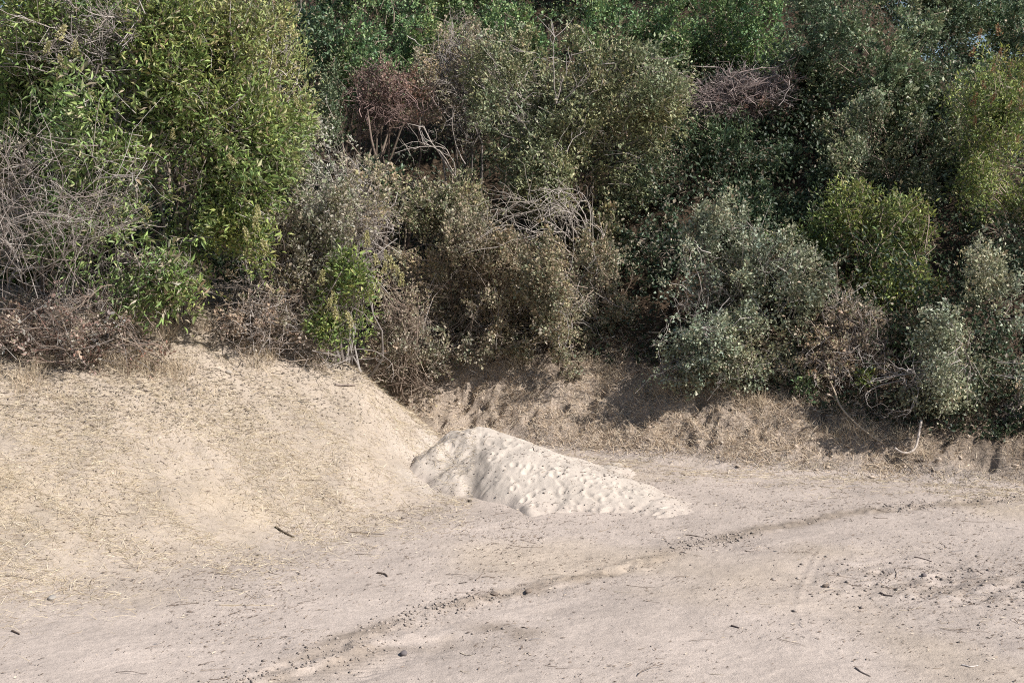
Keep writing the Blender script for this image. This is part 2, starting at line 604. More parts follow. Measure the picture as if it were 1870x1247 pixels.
# ------------------------------------------------------------------ plants
def leaf_mesh(P, D, Nn, L, W, fold=0.25, droop=0.12):
    """N folded leaf blades, two triangles each."""
    S = norm(np.cross(D, Nn))
    Nn = np.cross(S, D)
    L = L[:, None]
    W = W[:, None]
    b = P
    t = P + D * L - Nn * L * droop
    m = P + D * L * 0.45
    l = m + S * W * 0.5 + Nn * W * fold
    r = m - S * W * 0.5 + Nn * W * fold
    V = np.stack([b, l, t, r], 1).reshape(-1, 3)
    i = np.arange(len(P))[:, None] * 4
    F = np.concatenate([i + np.array([[0, 2, 1]]), i + np.array([[0, 3, 2]])], 0)
    return V, F


def palette_pick(pal, rng, n):
    pal = np.array(pal, float)
    wts = pal[:, 3] / pal[:, 3].sum()
    k = rng.choice(len(pal), n, p=wts)
    return pal[k, :3]


GREY_TWIG = [(0.32, 0.285, 0.262, 3), (0.235, 0.20, 0.178, 2.5), (0.41, 0.375, 0.35, 1)]
BROWN_TWIG = [(0.26, 0.205, 0.165, 3), (0.34, 0.275, 0.22, 2), (0.17, 0.125, 0.10, 1)]
RUST_TWIG = [(0.20, 0.145, 0.12, 3), (0.28, 0.215, 0.175, 2), (0.22, 0.13, 0.105, 1)]

# leaf colours (base colours, linear) with weights
SUMAC = [(0.092, 0.128, 0.040, 5), (0.130, 0.156, 0.058, 3), (0.055, 0.084, 0.028, 3), (0.205, 0.200, 0.105, 1.2), (0.145, 0.115, 0.08, 0.4)]
SUMAC_Y = [(0.148, 0.165, 0.066, 5), (0.112, 0.138, 0.052, 3), (0.22, 0.215, 0.115, 1.5), (0.17, 0.13, 0.09, 0.4)]
LIME = [(0.118, 0.142, 0.042, 5), (0.084, 0.112, 0.036, 3), (0.170, 0.172, 0.07, 1.2), (0.052, 0.078, 0.028, 2.4), (0.11, 0.098, 0.065, 0.8)]
TOYON = [(0.102, 0.112, 0.058, 5), (0.068, 0.080, 0.042, 4), (0.158, 0.158, 0.092, 2.5), (0.20, 0.175, 0.115, 0.8)]
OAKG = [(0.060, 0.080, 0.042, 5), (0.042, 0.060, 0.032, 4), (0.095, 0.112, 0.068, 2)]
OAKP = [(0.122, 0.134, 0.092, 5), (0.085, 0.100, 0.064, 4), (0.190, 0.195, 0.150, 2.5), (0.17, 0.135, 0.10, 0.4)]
GREEN = [(0.078, 0.122, 0.052, 5), (0.112, 0.160, 0.066, 4), (0.044, 0.078, 0.036, 3), (0.165, 0.200, 0.09, 1.8)]
DEEP = [(0.034, 0.056, 0.030, 5), (0.048, 0.075, 0.036, 3), (0.024, 0.042, 0.026, 3)]  # dark greens; for hollows and shaded shrubs the shade is put into them
DRYG = [(0.225, 0.190, 0.140, 4), (0.165, 0.148, 0.098, 4), (0.280, 0.235, 0.185, 3), (0.105, 0.108, 0.066, 2)]
DRYGREY = [(0.225, 0.200, 0.155, 4), (0.170, 0.150, 0.112, 3), (0.140, 0.145, 0.085, 2.5), (0.29, 0.26, 0.21, 1)]
RUSTL = [(0.135, 0.082, 0.068, 4), (0.110, 0.072, 0.058, 3), (0.17, 0.115, 0.092, 2), (0.090, 0.075, 0.050, 3)]
BEIGE = [(0.255, 0.215, 0.170, 4), (0.205, 0.165, 0.130, 3), (0.20, 0.145, 0.122, 1)]

# leaf types: length, width (m), drooping, spread, glossy material
LT = {
    'long': (0.130, 0.035, 0.24, M_LEAF),
    'mid': (0.098, 0.034, 0.18, M_LEAF),
    'oval': (0.094, 0.042, 0.10, M_LEAFG),
    'small': (0.064, 0.041, 0.05, M_LEAFG),
    'tiny': (0.061, 0.038, 0.05, M_LEAF),
    'far': (0.096, 0.058, 0.08, M_LEAFG),
}


def shoot_dir(c, cen, rng, up=0.45, jit=0.5):
    return norm(norm(c - cen) * 0.8 + np.array([0, 0, up]) + rng.normal(0, jit, c.shape))


def make_lobes(rng, R, n, lr=(0.34, 0.6)):
    """lobes fill the unit ellipsoid unevenly: centres, radii (in metres)"""
    d = norm(rng.normal(0, 1, (n, 3)) * np.array([1, 0.9, 1]))
    d = d / np.maximum(np.abs(d).max(1, keepdims=True), 0.9)
    d[:, 1] -= 0.25
    rad = rng.uniform(lr[0], lr[1], n)
    cen = d * ((1.0 - rad) * rng.uniform(0.75, 1.08, n))[:, None]
    cen = np.vstack([cen, [[0, 0, 0]]])
    rad = np.append(rad, 0.50)
    return cen * R, rad[:, None] * R[None, :] * rng.uniform(0.72, 1.3, (len(rad), 3))


def sample_crown(rng, cen, rad, n, front=0.75, core=0.45):
    vol = (rad[:, 0] * rad[:, 2])
    k = rng.choice(len(cen), n, p=vol / vol.sum())
    d = norm(rng.normal(0, 1, (n, 3)))
    flip = (d[:, 1] > 0) & (rng.random(n) < front)
    d[flip, 1] *= -1
    flip = (d[:, 2] < -0.2) & (rng.random(n) < 0.15)
    d[flip, 2] *= -1
    r = core + (1 - core) * rng.random(n) ** 0.6
    r = r * np.where(rng.random(n) < 0.26, rng.uniform(1.0, 1.55, n), 1.0)
    return cen[k] + d * rad[k] * r[:, None]


def with_gaps(rng, cen, rad, n, front, core, seed):
    p = sample_crown(rng, cen, rad, int(n * 2.0) + 4, front, core)
    q = p - cen[-1]
    g = fbm(q[:, 0] + 0.6 * q[:, 1], q[:, 2] + 0.35 * q[:, 1], 1.1, 4, seed % 40, 0.6)
    return p[np.argsort(-(g + rng.normal(0, 0.2, len(g))))][:n]


MIX = [(0.105, 0.098, 0.062, 1.0), (0.075, 0.085, 0.05, 1.0), (0.13, 0.11, 0.08, 0.4)]
SHRUBS = {}
LEAF_GAIN = 2.35


def shrub(name, label, cat, u, v, ru, rv, y, leaf, pal, n, seed, per=22, clump=0.30, lobes=8, up=0.45, deep=0.8,
          twig=BROWN_TWIG, twig_n=0.5, dead=0, stems=5, base_du=0, front=0.75, core=0.45, spread=0.33, dead_r=0.006,
          dead_pal=None, group=None, lr=(0.34, 0.6), clumpy=0.25, leafdir=0.55, skirt=0, fwd=0.08, back=0.0):
    rng = np.random.default_rng(seed)
    c = at(u, v, y)
    s = y / FPX
    R = np.array([ru * s, max(ru, rv) * s * deep, rv * s]) * 1.19
    bx = c[0] + base_du * s
    by = y + 0.25 * R[1] + back
    bz = float(gz(bx, by)[0])
    B = np.array([bx, by, bz])
    root = empty(name, B, label, cat, group)
    cen, rad = make_lobes(rng, R, lobes, lr)
    cen = cen + c
    if skirt:
        # low boughs that reach the ground in front of and beside the stems
        kx = np.linspace(-0.85, 0.85, skirt) + rng.normal(0, 0.08, skirt)
        sx = c[0] + kx * R[0]
        sy = y - R[1] * (fwd + 0.15 * rng.random(skirt)) * np.sqrt(1 - 0.8 * kx ** 2)
        gzs = gz(sx, sy)
        bot = c[2] - R[2] * 0.55
        sr = np.maximum(0.22, (bot - gzs) * 0.62 + 0.12) * rng.uniform(0.8, 1.1, skirt)
        sz = gzs + sr * 0.85
        cen = np.vstack([cen, np.stack([sx, sy, sz], 1)])
        rad = np.vstack([rad, np.stack([R[0] * 0.85 / skirt + 0.12 + 0 * sr, R[1] * 0.3 + 0 * sr, sr], 1)])
    base_c = B.copy()
    # ---- stems
    ns = max(2, stems)
    tgt = cen[rng.choice(len(cen), ns)] + rng.normal(0, 0.12, (ns, 3)) * R
    start = np.repeat(B[None], ns, 0) + rng.normal(0, 0.10, (ns, 3)) * np.array([1, 1, 0])
    start[:, 2] = gz(start[:, 0], start[:, 1]) - 0.05
    P = bend_paths(start, tgt, 9, 0.10, 0.012, rng)
    hgt = max(0.6, float(c[2] - bz))
    r0 = min(0.05, 0.010 * hgt + 0.010)
    stem_nodes = P.reshape(-1, 3)
    for i in range(ns):
        RR = np.linspace(r0 * rng.uniform(0.7, 1.15), r0 * 0.28, 9)[None]
        Vs, Fs = tubes(P[i:i + 1], RR, 6)
        cc = np.repeat(palette_pick(twig, rng, 1) * 0.62, len(Vs), 0)  # bark darker than the twigs: shade under the crown put into the colour
        mk('stem', Vs - B, Fs, M_BARK, root, cc, True)
    # ---- leafy shoots
    if n > 0:
        Ln, Wd, dr, mt = LT[leaf]
        pm = 1236.0 / y                                  # picture pixels per metre at this distance
        n = int(0.78 * n * math.pi * R[0] * R[2] * pm * pm / (0.31 * Ln * Wd * pm * pm))   # n = how many leaves deep the crown is
        nc = max(8, n // per)
        cc = with_gaps(rng, cen, rad, nc, front, core, seed)
        ground = gz(cc[:, 0], cc[:, 1])
        cc[:, 2] = np.maximum(cc[:, 2], ground + 0.06 + 0.2 * rng.random(nc))
        hub = c * 0.55 + B * 0.45
        ax = shoot_dir(cc, hub, rng, up)
        clen = clump * rng.uniform(0.6, 1.5, nc)
        t = rng.random((nc, per))
        pos = cc[:, None] + ax[:, None] * ((t - 0.6) * clen[:, None])[..., None]
        o = rng.normal(0, 1, (nc, per, 3))
        o -= (o * ax[:, None]).sum(-1, keepdims=True) * ax[:, None]
        o = norm(o)
        wd = clen[:, None, None] * spread * (1.05 - 0.75 * t[..., None]) * rng.random((nc, per, 1)) ** 0.6
        pos = pos + o * wd
        D = norm(o * leafdir + ax[:, None] * (0.5 + 0.5 * t[..., None]) + rng.normal(0, 0.35, o.shape) + np.array([0, 0, -dr]))
        Nn = norm(rng.normal(0, 0.55, o.shape) + np.array([0, 0, 0.75]) + o * 0.35)
        pos = pos.reshape(-1, 3)
        D = D.reshape(-1, 3)
        Nn = Nn.reshape(-1, 3)
        N = len(pos)
        sz = rng.uniform(0.7, 1.25, N) * np.repeat(rng.uniform(0.65, 1.3, nc), per)
        V, F = leaf_mesh(pos, D, Nn, Ln * sz, Wd * sz * rng.uniform(0.8, 1.2, N), 0.22, dr)
        colr = palette_pick(list(pal) + MIX, rng, N) if n > 4000 else palette_pick(pal, rng, N)
        wv = fbm(pos[:, 0] + 0.5 * pos[:, 1], pos[:, 2] + 0.3 * pos[:, 1], 1.6, 3, 333)[:, None]
        colr = colr * (1 + 0.35 * wv) * (1 + np.array([0.22, 0.08, -0.06]) * fbm(pos[:, 0], pos[:, 2] - 0.4 * pos[:, 1], 1.3, 3, 337)[:, None])
        shade = np.repeat(rng.uniform(1 - clumpy, 1 + clumpy, nc), per)[:, None] * rng.uniform(0.85, 1.15, (N, 1))
        hue = np.repeat(rng.normal(0, 0.06, (nc, 1)), per, 0) * np.array([1, 0.2, -0.5])
        colr = np.clip(colr * LEAF_GAIN * shade * (1 + hue), 0.004, 2.0)
        colr = colr * np.minimum(1.0, 0.40 / colr.max(1, keepdims=True))
        mk('foliage', V - B, F, mt, root, np.repeat(colr, 4, 0), False, kind='stuff')
        m = rng.random(nc) < twig_n * 0.45
        e = cc[m] + ax[m] * clen[m][:, None] * 0.35
        ne = len(e)
        if ne:
            # each twig leaves the nearest of a few random stem nodes
            cand = stem_nodes[rng.integers(0, len(stem_nodes), (ne, 10))]
            dd = np.linalg.norm(cand - e[:, None], axis=2)
            sN = cand[np.arange(ne), dd.argmin(1)]
            dv = sN - e
            dl = np.linalg.norm(dv, axis=1, keepdims=True)
            sN = e + dv / np.maximum(dl, 1e-6) * np.minimum(dl, rng.uniform(0.3, 0.9, (ne, 1)))
            P2 = bend_paths(sN, e, 3, 0.10, 0.02, rng)
            rr = np.linspace(1, 0.35, 3)[None] * rng.uniform(0.006, 0.013, (ne, 1))
            V, F = tubes(P2, rr, 3)
            mk('twig_mass', V - B, F, M_BARK, root, np.repeat(palette_pick(twig, rng, ne), 9, 0), False, kind='stuff')
    if dead > 0:
        add_dead(root, B, cen, rad, stem_nodes, dead, rng, dead_pal or GREY_TWIG, dead_r, front)
    SHRUBS[name + str(seed)] = (root, B, cen, rad, stem_nodes, rng, c, R)
    return root, B, cen, rad, stem_nodes, rng, c, R


def add_dead(root, B, cen, rad, nodes, n, rng, pal, r, front=0.8, name='twig_mass'):
    """tangle of leafless twigs: sprays that fork twice"""
    n1 = max(6, n // 7)
    n = int(n * 0.46)
    n1 = max(6, n // 5)
    ki = rng.integers(0, len(cen), n1)
    a = cen[ki] + rng.normal(0, 0.45, (n1, 3)) * rad[ki]
    e = sample_crown(rng, cen, rad * 1.08, n1, front, 0.7)
    dv = e - a
    dl = np.linalg.norm(dv, axis=1, keepdims=True)
    e = a + dv / dl * np.minimum(dl, rng.uniform(0.5, 1.5, (n1, 1)))
    a[:, 2] = np.maximum(a[:, 2], gz(a[:, 0], a[:, 1]) + 0.02)
    e[:, 2] = np.maximum(e[:, 2], gz(e[:, 0], e[:, 1]) + 0.05)
    P1 = bend_paths(a, e, 7, 0.08, 0.022, rng)
    r1 = np.linspace(1.0, 0.45, 7)[None] * rng.uniform(1.1, 2.0, (n1, 1)) * r
    V1, F1 = tubes(P1, r1, 3)
    c1 = np.repeat(palette_pick(pal, rng, n1), 21, 0)
    k = rng.integers(0, n1, n)
    j = rng.integers(3, 7, n)
    s = P1[k, j]
    dirn = norm(P1[k, 6] - P1[k, 2])
    ln = np.linalg.norm(P1[k, 6] - P1[k, 0], axis=1)[:, None] * rng.uniform(0.15, 0.45, (n, 1))
    ln = np.clip(ln, 0.12, 0.8)
    e2 = s + norm(dirn * 0.8 + rng.normal(0, 0.55, (n, 3))) * ln
    P2 = bend_paths(s, e2, 3, 0.14, 0.03, rng)
    r2 = np.linspace(0.8, 0.3, 3)[None] * rng.uniform(0.7, 1.2, (n, 1)) * r
    V2, F2 = tubes(P2, r2, 3)
    c2 = np.repeat(palette_pick(pal, rng, n), 9, 0)
    n3 = int(n * 1.2)
    k = rng.integers(0, n, n3)
    s = P2[k, rng.integers(1, 3, n3)]
    e3 = s + norm(norm(P2[k, 2] - P2[k, 0]) * 0.6 + rng.normal(0, 0.6, (n3, 3))) * rng.uniform(0.06, 0.26, (n3, 1))
    P3 = bend_paths(s, e3, 3, 0.12, 0.03, rng)
    r3 = np.linspace(0.6, 0.25, 3)[None] * np.ones((n3, 1)) * r
    V3, F3 = tubes(P3, r3, 3)
    c3 = np.repeat(palette_pick(pal, rng, n3), 9, 0)
    V = np.vstack([V1, V2, V3])
    F = np.vstack([F1, F2 + len(V1), F3 + len(V1) + len(V2)])
    mk(name, V - B, F, M_BARK, root, np.vstack([c1, c2, c3]), False, kind='stuff')


def bare_branches(root, B, starts, ends, r, rng, pal, sag=0.15, K=10, kids=5, name='branch', sagv=None):
    """single leafless limbs the photograph lets one pick out, each a part, with its own side twigs"""
    starts = np.asarray(starts, float)
    ends = np.asarray(ends, float)
    P = bend_paths(starts, ends, K, sag, 0.012, rng)
    if sagv is not None:
        t = np.linspace(0, 1, K)[None, :, None]
        P = P + np.asarray(sagv, float)[None, None] * (t * (1 - t) * 4)
    for i in range(len(P)):
        L = np.linalg.norm(ends[i] - starts[i])
        V1, F1 = tubes(P[i:i + 1], np.linspace(1, 0.35, K)[None] * r * rng.uniform(0.7, 1.2), 5)
        j = rng.integers(K // 3, K, kids)
        s = P[i, j]
        dr_ = norm(P[i, np.minimum(j + 1, K - 1)] - P[i, j - 1])
        e = s + norm(dr_ * 0.8 + rng.normal(0, 0.55, (kids, 3))) * L * rng.uniform(0.15, 0.45, (kids, 1))
        P2 = bend_paths(s, e, 5, 0.12, 0.03, rng)
        V2, F2 = tubes(P2, np.linspace(0.5, 0.18, 5)[None] * np.ones((kids, 1)) * r, 4)
        V = np.vstack([V1, V2])
        F = np.vstack([F1, F2 + len(V1)])
        mk(name, V - B, F, M_BARK, root, np.repeat(palette_pick(pal, rng, 1), len(V), 0), True)


def flower_mesh(name, pal, seed, n=110, h=0.24, r=0.06):
    rng = np.random.default_rng(seed)
    t = rng.random(n)
    a = rng.random(n) * 6.283
    rr = r * (1 - t * 0.85) * rng.uniform(0.4, 1, n)
    P = np.stack([np.cos(a) * rr, np.sin(a) * rr, t * h], 1)
    D = norm(np.stack([np.cos(a), np.sin(a), 0.8 + 0 * a], 1) + rng.normal(0, 0.3, (n, 3)))
    V, F = leaf_mesh(P, D, norm(rng.normal(0, 1, (n, 3))), rng.uniform(0.02, 0.045, n), rng.uniform(0.016, 0.03, n))
    return mesh_data(name, V, F, M_LEAF, np.repeat(palette_pick(pal, rng, n) * rng.uniform(0.8, 1.2, (n, 1)), 4, 0))


FL_Y = [flower_mesh('flower_head', [(0.42, 0.38, 0.19, 3), (0.33, 0.33, 0.14, 2), (0.50, 0.45, 0.28, 1)], s) for s in (1, 2, 3)]
FL_R = [flower_mesh('flower_head', [(0.30, 0.155, 0.085, 3), (0.24, 0.11, 0.07, 2), (0.30, 0.24, 0.10, 1)], s, 80, 0.22, 0.05) for s in (4, 5, 6)]


def put_flowers(info, pix, meshes, y, seed):
    root, B = info[0], info[1]
    rng = np.random.default_rng(seed)
    for i, (u, v) in enumerate(pix):
        o = bpy.data.objects.new('flower_head', meshes[i % len(meshes)])
        link(o, root)
        p = at(u, v, y + rng.normal(0, 0.08)) - B
        o.location = p
        o.rotation_euler = (rng.normal(0, 0.3), rng.normal(0, 0.3), rng.uniform(0, 6.28))
        s = rng.uniform(0.75, 1.2)
        o.scale = (s, s, s)


def big_leaf_mesh(seed, L=0.19, W=0.05):
    rng = np.random.default_rng(seed)
    K = 5
    t = np.linspace(0, 1, K)
    wv = W * np.sin(np.pi * np.clip(t * 0.92 + 0.05, 0, 1)) ** 0.8
    z = -0.30 * L * t ** 2
    y = L * (t - 0.06 * t ** 2)
    V = []
    for i in range(K):
        V += [(-wv[i] / 2, y[i], z[i] + wv[i] * 0.28), (0, y[i], z[i]), (wv[i] / 2, y[i], z[i] + wv[i] * 0.28)]
    F = []
    for i in range(K - 1):
        a = i * 3
        F += [(a, a + 1, a + 4, a + 3), (a + 1, a + 2, a + 5, a + 4)]
    c = palette_pick(SUMAC, rng, 1) * rng.uniform(0.9, 1.2)
    return mesh_data('leaf', np.array(V), np.array(F), M_LEAF, np.repeat(c, len(V), 0), True)


BIGL = [big_leaf_mesh(s) for s in range(8)]


def whorls(info, pix, y, seed, per=9):
    """rosettes of long leaves at the shoot tips, each leaf a part"""
    root, B = info[0], info[1]
    rng = np.random.default_rng(seed)
    for (u, v) in pix:
        p = at(u, v, y + rng.normal(0, 0.1))
        a0 = rng.uniform(0, 6.28)
        for k in range(per):
            a = a0 + k * 6.283 / per + rng.normal(0, 0.2)
            o = bpy.data.objects.new('leaf', BIGL[rng.integers(0, len(BIGL))])
            link(o, root)
            o.location = p - B + rng.normal(0, 0.012, 3)
            o.rotation_euler = (rng.uniform(-0.5, 0.55), rng.normal(0, 0.25), a)
            s = rng.uniform(0.75, 1.2)
            o.scale = (s, s, s)


# ---- plants on the left spur (front)
S = shrub
a = S('sumac_shrub', 'tall sumac with long drooping green leaves hanging over the left grassy slope', 'shrub', 320, 325, 200, 280, 21.2, 'long', SUMAC, 2.6, 101, deep=0.6, per=16, clump=0.5, lobes=14, spread=0.42, twig=GREY_TWIG, dead=900, stems=7, lr=(0.26, 0.45), front=0.8)
whorls(a, [(95, 225), (185, 250), (150, 215), (60, 160), (230, 300), (290, 275), (255, 490), (300, 520), (345, 545), (360, 575), (250, 560), (215, 575), (330, 470), (270, 440), (380, 400), (310, 360), (410, 250), (240, 190), (350, 190), (280, 545)], 19.7, 7)
put_flowers(a, [(105, 72), (85, 100), (135, 105), (120, 130), (315, 255), (310, 165), (430, 300), (275, 395), (175, 185)], FL_Y, 19.8, 8)
a = S('sumac_shrub', 'sumac bough with long leaves hanging lowest over the left grassy slope', 'shrub', 290, 515, 88, 68, 20.3, 'long', SUMAC + DRYG[:1], 2.0, 112, back=1.4, per=16, clump=0.5, lobes=8, spread=0.42, twig=GREY_TWIG, dead=200, stems=3, lr=(0.3, 0.5))
a = S('sumac_shrub', 'sumac with yellowish leaf tips at the upper right edge of the left thicket', 'shrub', 465, 165, 100, 180, 22.0, 'mid', SUMAC_Y, 2.6, 102, per=16, clump=0.5, lobes=11, spread=0.42, twig=GREY_TWIG, dead=500, stems=5, lr=(0.26, 0.42))
put_flowers(a, [(478, 48), (510, 52), (525, 65), (540, 72), (465, 265), (525, 235), (540, 305), (430, 305), (500, 130), (548, 200), (452, 60)], FL_Y, 21.3, 9)
S('sumac_shrub', 'dark leaved sumac crossed by bare grey limbs in the top left corner', 'shrub', 150, 70, 260, 150, 22.6, 'long', SUMAC, 2.2, 103, per=16, clump=0.5, lobes=12, spread=0.42, twig=GREY_TWIG, dead=1500, stems=7, lr=(0.26, 0.45), dead_r=0.008)
a = S('bare_brush', 'tangle of bare grey branches at the left edge below the sumac', 'brush', 85, 385, 165, 150, 20.6, 'tiny', DRYG, 0.12, 104, skirt=6, lobes=8, twig=GREY_TWIG, dead=1700, stems=9, dead_r=0.0085, twig_n=0.1)
rng = np.random.default_rng(1041)
m = 42
st = np.array([at(rng.uniform(-40, 160), rng.uniform(400, 560), 19.6 + rng.normal(0, 0.2)) for _ in range(m)])
en = np.array([at(rng.uniform(-60, 290), rng.uniform(230, 430), 18.7 + rng.normal(0, 0.3)) for _ in range(m)])
bare_branches(a[0], a[1], st, en, 0.009, rng, GREY_TWIG, 0.12, kids=11)
a = S('bare_brush', 'pale leafless limbs reaching out of the foliage at the upper left', 'brush', 190, 90, 190, 80, 20.8, 'tiny', DRYG, 0.0, 105, lobes=6, twig=GREY_TWIG, dead=650, stems=4, dead_r=0.008)
m = 16
st = np.array([at(rng.uniform(-30, 120), rng.uniform(30, 120), 20.7) for _ in range(m)])
en = np.array([at(rng.uniform(100, 330), rng.uniform(10, 140), 20.2 + rng.normal(0, 0.2)) for _ in range(m)])
bare_branches(a[0], a[1], st, en, 0.010, rng, GREY_TWIG, 0.10, kids=8)
S('buckwheat_shrub', 'dry reddish brown low bush at the left edge above the pale grass', 'shrub', 95, 580, 150, 80, 20.0, 'tiny', BEIGE + BEIGE + RUSTL, 0.8, 106, skirt=7, lobes=9, twig=RUST_TWIG, dead=2000, dead_pal=RUST_TWIG + GREY_TWIG + BROWN_TWIG, stems=6, dead_r=0.005, lr=(0.3, 0.5))
a = S('dry_shrub', 'rounded grey dry shrub of fine twigs right of the sumac', 'shrub', 610, 385, 125, 155, 22.6, 'tiny', DRYGREY, 1.6, 107, lobes=11, twig=GREY_TWIG, dead=2200, stems=7, dead_r=0.0055, lr=(0.26, 0.45))
S('sumac_shrub', 'bright green sumac spray among grey twigs in the middle of the left thicket', 'shrub', 455, 430, 62, 75, 20.8, 'mid', LIME, 2.4, 108, back=1.6, per=14, clump=0.42, lobes=6, spread=0.4, twig=GREY_TWIG, stems=3)
put_flowers(SHRUBS['sumac_shrub108'], [(455, 440), (468, 425), (450, 470), (490, 465), (472, 400)], FL_Y, 20.2, 10)
S('dry_shrub', 'mixed grey green shrub filling the gap between sumac and dry shrub', 'shrub', 520, 480, 110, 110, 22.0, 'tiny', DRYGREY + DRYG, 1.8, 109, lobes=8, twig=GREY_TWIG, dead=900, stems=5, dead_r=0.0055)
a = S('bare_brush', 'low grey brush with bare arching twigs and brown base on the slope crest', 'brush', 500, 575, 95, 62, 21.7, 'tiny', BEIGE, 0.5, 110, skirt=6, lobes=7, twig=GREY_TWIG, dead=1500, stems=7, dead_r=0.006, dead_pal=GREY_TWIG + BROWN_TWIG)
a = S('sumac_shrub', 'small light green sumac with pale flower heads at the right end of the slope', 'shrub', 640, 545, 80, 98, 21.6, 'mid', LIME + SUMAC, 1.5, 111, deep=0.4, back=0.5, per=14, clump=0.42, lobes=9, spread=0.34, twig=GREY_TWIG, dead=450, stems=5, lr=(0.24, 0.4), up=0.9)
put_flowers(a, [(664, 440), (672, 452), (705, 478), (718, 492), (690, 485), (728, 505), (610, 555), (600, 565), (618, 590), (645, 598), (585, 520), (700, 500), (733, 525)], FL_Y, 21.0, 11)
rng = np.random.default_rng(1111)
bare_branches(a[0], a[1], [at(600, 640, 21.4), at(640, 560, 21.3), at(570, 640, 21.3), at(650, 655, 21.5), at(640, 640, 21.5), at(640, 655, 21.5)], [at(560, 665, 21.0), at(685, 600, 21.0), at(640, 650, 21.1), at(700, 640, 21.3), at(715, 665, 21.5), at(600, 672, 21.1)], 0.009, rng, GREY_TWIG, 0.12, kids=5)

# ---- plants along the top of the bank (middle)
S('scrub_shrub', 'wide brown and grey scrub above the bank behind the sand pile', 'shrub', 850, 530, 135, 135, 26.9, 'tiny', DRYG, 2.5, 120, skirt=7, lobes=13, twig=BROWN_TWIG, dead=1500, stems=8, dead_r=0.006, lr=(0.24, 0.42), dead_pal=BROWN_TWIG + GREY_TWIG)
S('scrub_shrub', 'rounded grey green scrub at the right end of the brown scrub', 'shrub', 1040, 555, 92, 115, 26.4, 'tiny', DRYG + [(0.105, 0.112, 0.075, 5)], 2.6, 121, skirt=5, lobes=10, twig=BROWN_TWIG, dead=700, stems=6, dead_r=0.006, lr=(0.26, 0.42))
S('scrub_shrub', 'olive brown bush below the bare arching branches', 'shrub', 800, 365, 85, 75, 27.4, 'tiny', DRYG + TOYON, 2.6, 122, lobes=8, twig=BROWN_TWIG, dead=350, stems=5)
S('scrub_shrub', 'low brown twiggy growth at the crest right of the small sumac', 'shrub', 735, 590, 60, 85, 26.0, 'tiny', DRYG + BEIGE, 1.4, 123, skirt=4, lobes=7, twig=BROWN_TWIG, dead=1100, stems=6, dead_r=0.006, dead_pal=BROWN_TWIG)
S('scrub_shrub', 'faded scrub between the rounded scrub and the toyon', 'shrub', 960, 490, 90, 55, 27.2, 'tiny', DRYG, 2.4, 124, skirt=4, lobes=8, twig=BROWN_TWIG, dead=700, stems=5)
a = S('toyon_shrub', 'tall grey green toyon with glossy leaves in the centre of the hillside', 'shrub', 1045, 235, 170, 180, 29.0, 'oval', TOYON, 2.8, 125, per=18, clump=0.42, lobes=15, twig=GREY_TWIG, dead=600, stems=8, lr=(0.22, 0.40), spread=0.4)
rng = np.random.default_rng(1251)
m = 24
st = np.array([at(rng.uniform(1010, 1090), rng.uniform(420, 480), 26.6) for _ in range(m)])
en = np.array([at(rng.uniform(870, 1060), rng.uniform(340, 450), 25.9 + rng.normal(0, 0.2)) for _ in range(m)])
bare_branches(a[0], a[1], st, en, 0.014, rng, [(0.36, 0.32, 0.29, 1), (0.26, 0.23, 0.2, 1)], 0.12, kids=9, sagv=(0, 0, 0.45))
bare_branches(a[0], a[1], [at(1060, 480, 26.6), at(1090, 500, 26.6), at(1075, 470, 26.6)], [at(1045, 380, 26.0), at(1070, 400, 26.0), at(1100, 430, 26.0)], 0.02, rng, [(0.34, 0.30, 0.27, 1)], 0.10, kids=4, sagv=(0.2, 0, 0))
bare_branches(a[0], a[1], [at(1015, 190, 27.0)] * 3, [at(1010, 55, 26.9), at(1045, 95, 26.7), at(1075, 130, 26.7)], 0.016, rng, [(0.34, 0.30, 0.28, 1)], 0.08, kids=6)
a = S('twiggy_shrub', 'pale thin shrub with many grey twigs left of the toyon', 'shrub', 845, 150, 78, 120, 30.5, 'tiny', DRYGREY + DRYG, 1.3, 126, lobes=9, twig=GREY_TWIG, dead=1700, stems=7, dead_r=0.008, lr=(0.25, 0.42))
bare_branches(a[0], a[1], [at(830, 330, 27.6), at(840, 340, 27.6), at(850, 300, 27.6), at(835, 335, 27.6)], [at(720, 280, 26.9), at(740, 265, 27.0), at(830, 190, 27.2), at(770, 250, 27.0)], 0.016, rng, [(0.34, 0.30, 0.27, 1)], 0.12, kids=7, sagv=(0, 0, 0.3))
S('rust_shrub', 'dry reddish brown shrub in the gap left of the pale twiggy shrub', 'shrub', 715, 200, 80, 75, 29.8, 'tiny', RUSTL, 0.9, 127, lobes=9, twig=RUST_TWIG, dead=1700, stems=7, dead_r=0.0075, dead_pal=[(0.27, 0.19, 0.172, 3), (0.21, 0.148, 0.132, 2)], up=1.2)
S('oak_shrub', 'dark green dense shrub at the top left of centre above the rust shrub', 'tree', 655, 80, 150, 125, 33.0, 'far', GREEN, 2.9, 128, lobes=15, stems=6, lr=(0.22, 0.38), twig_n=0.3)
S('oak_shrub', 'small dark green bush in the shaded gap beside the left thicket', 'shrub', 600, 205, 42, 65, 29.0, 'small', OAKG, 2.6, 129, lobes=6, stems=4)
S('oak_shrub', 'dark green shrub at the top edge just right of the pale twiggy shrub', 'tree', 950, 40, 110, 95, 34.5, 'far', GREEN, 2.9, 130, lobes=12, stems=5, lr=(0.22, 0.38), twig_n=0.3)
S('oak_shrub', 'bright green upright shrub at the top edge above the toyon', 'tree', 1130, 70, 110, 105, 33.5, 'far', GREEN, 2.8, 131, lobes=14, stems=6, up=1.0, lr=(0.2, 0.34), clump=0.5, twig_n=0.3)
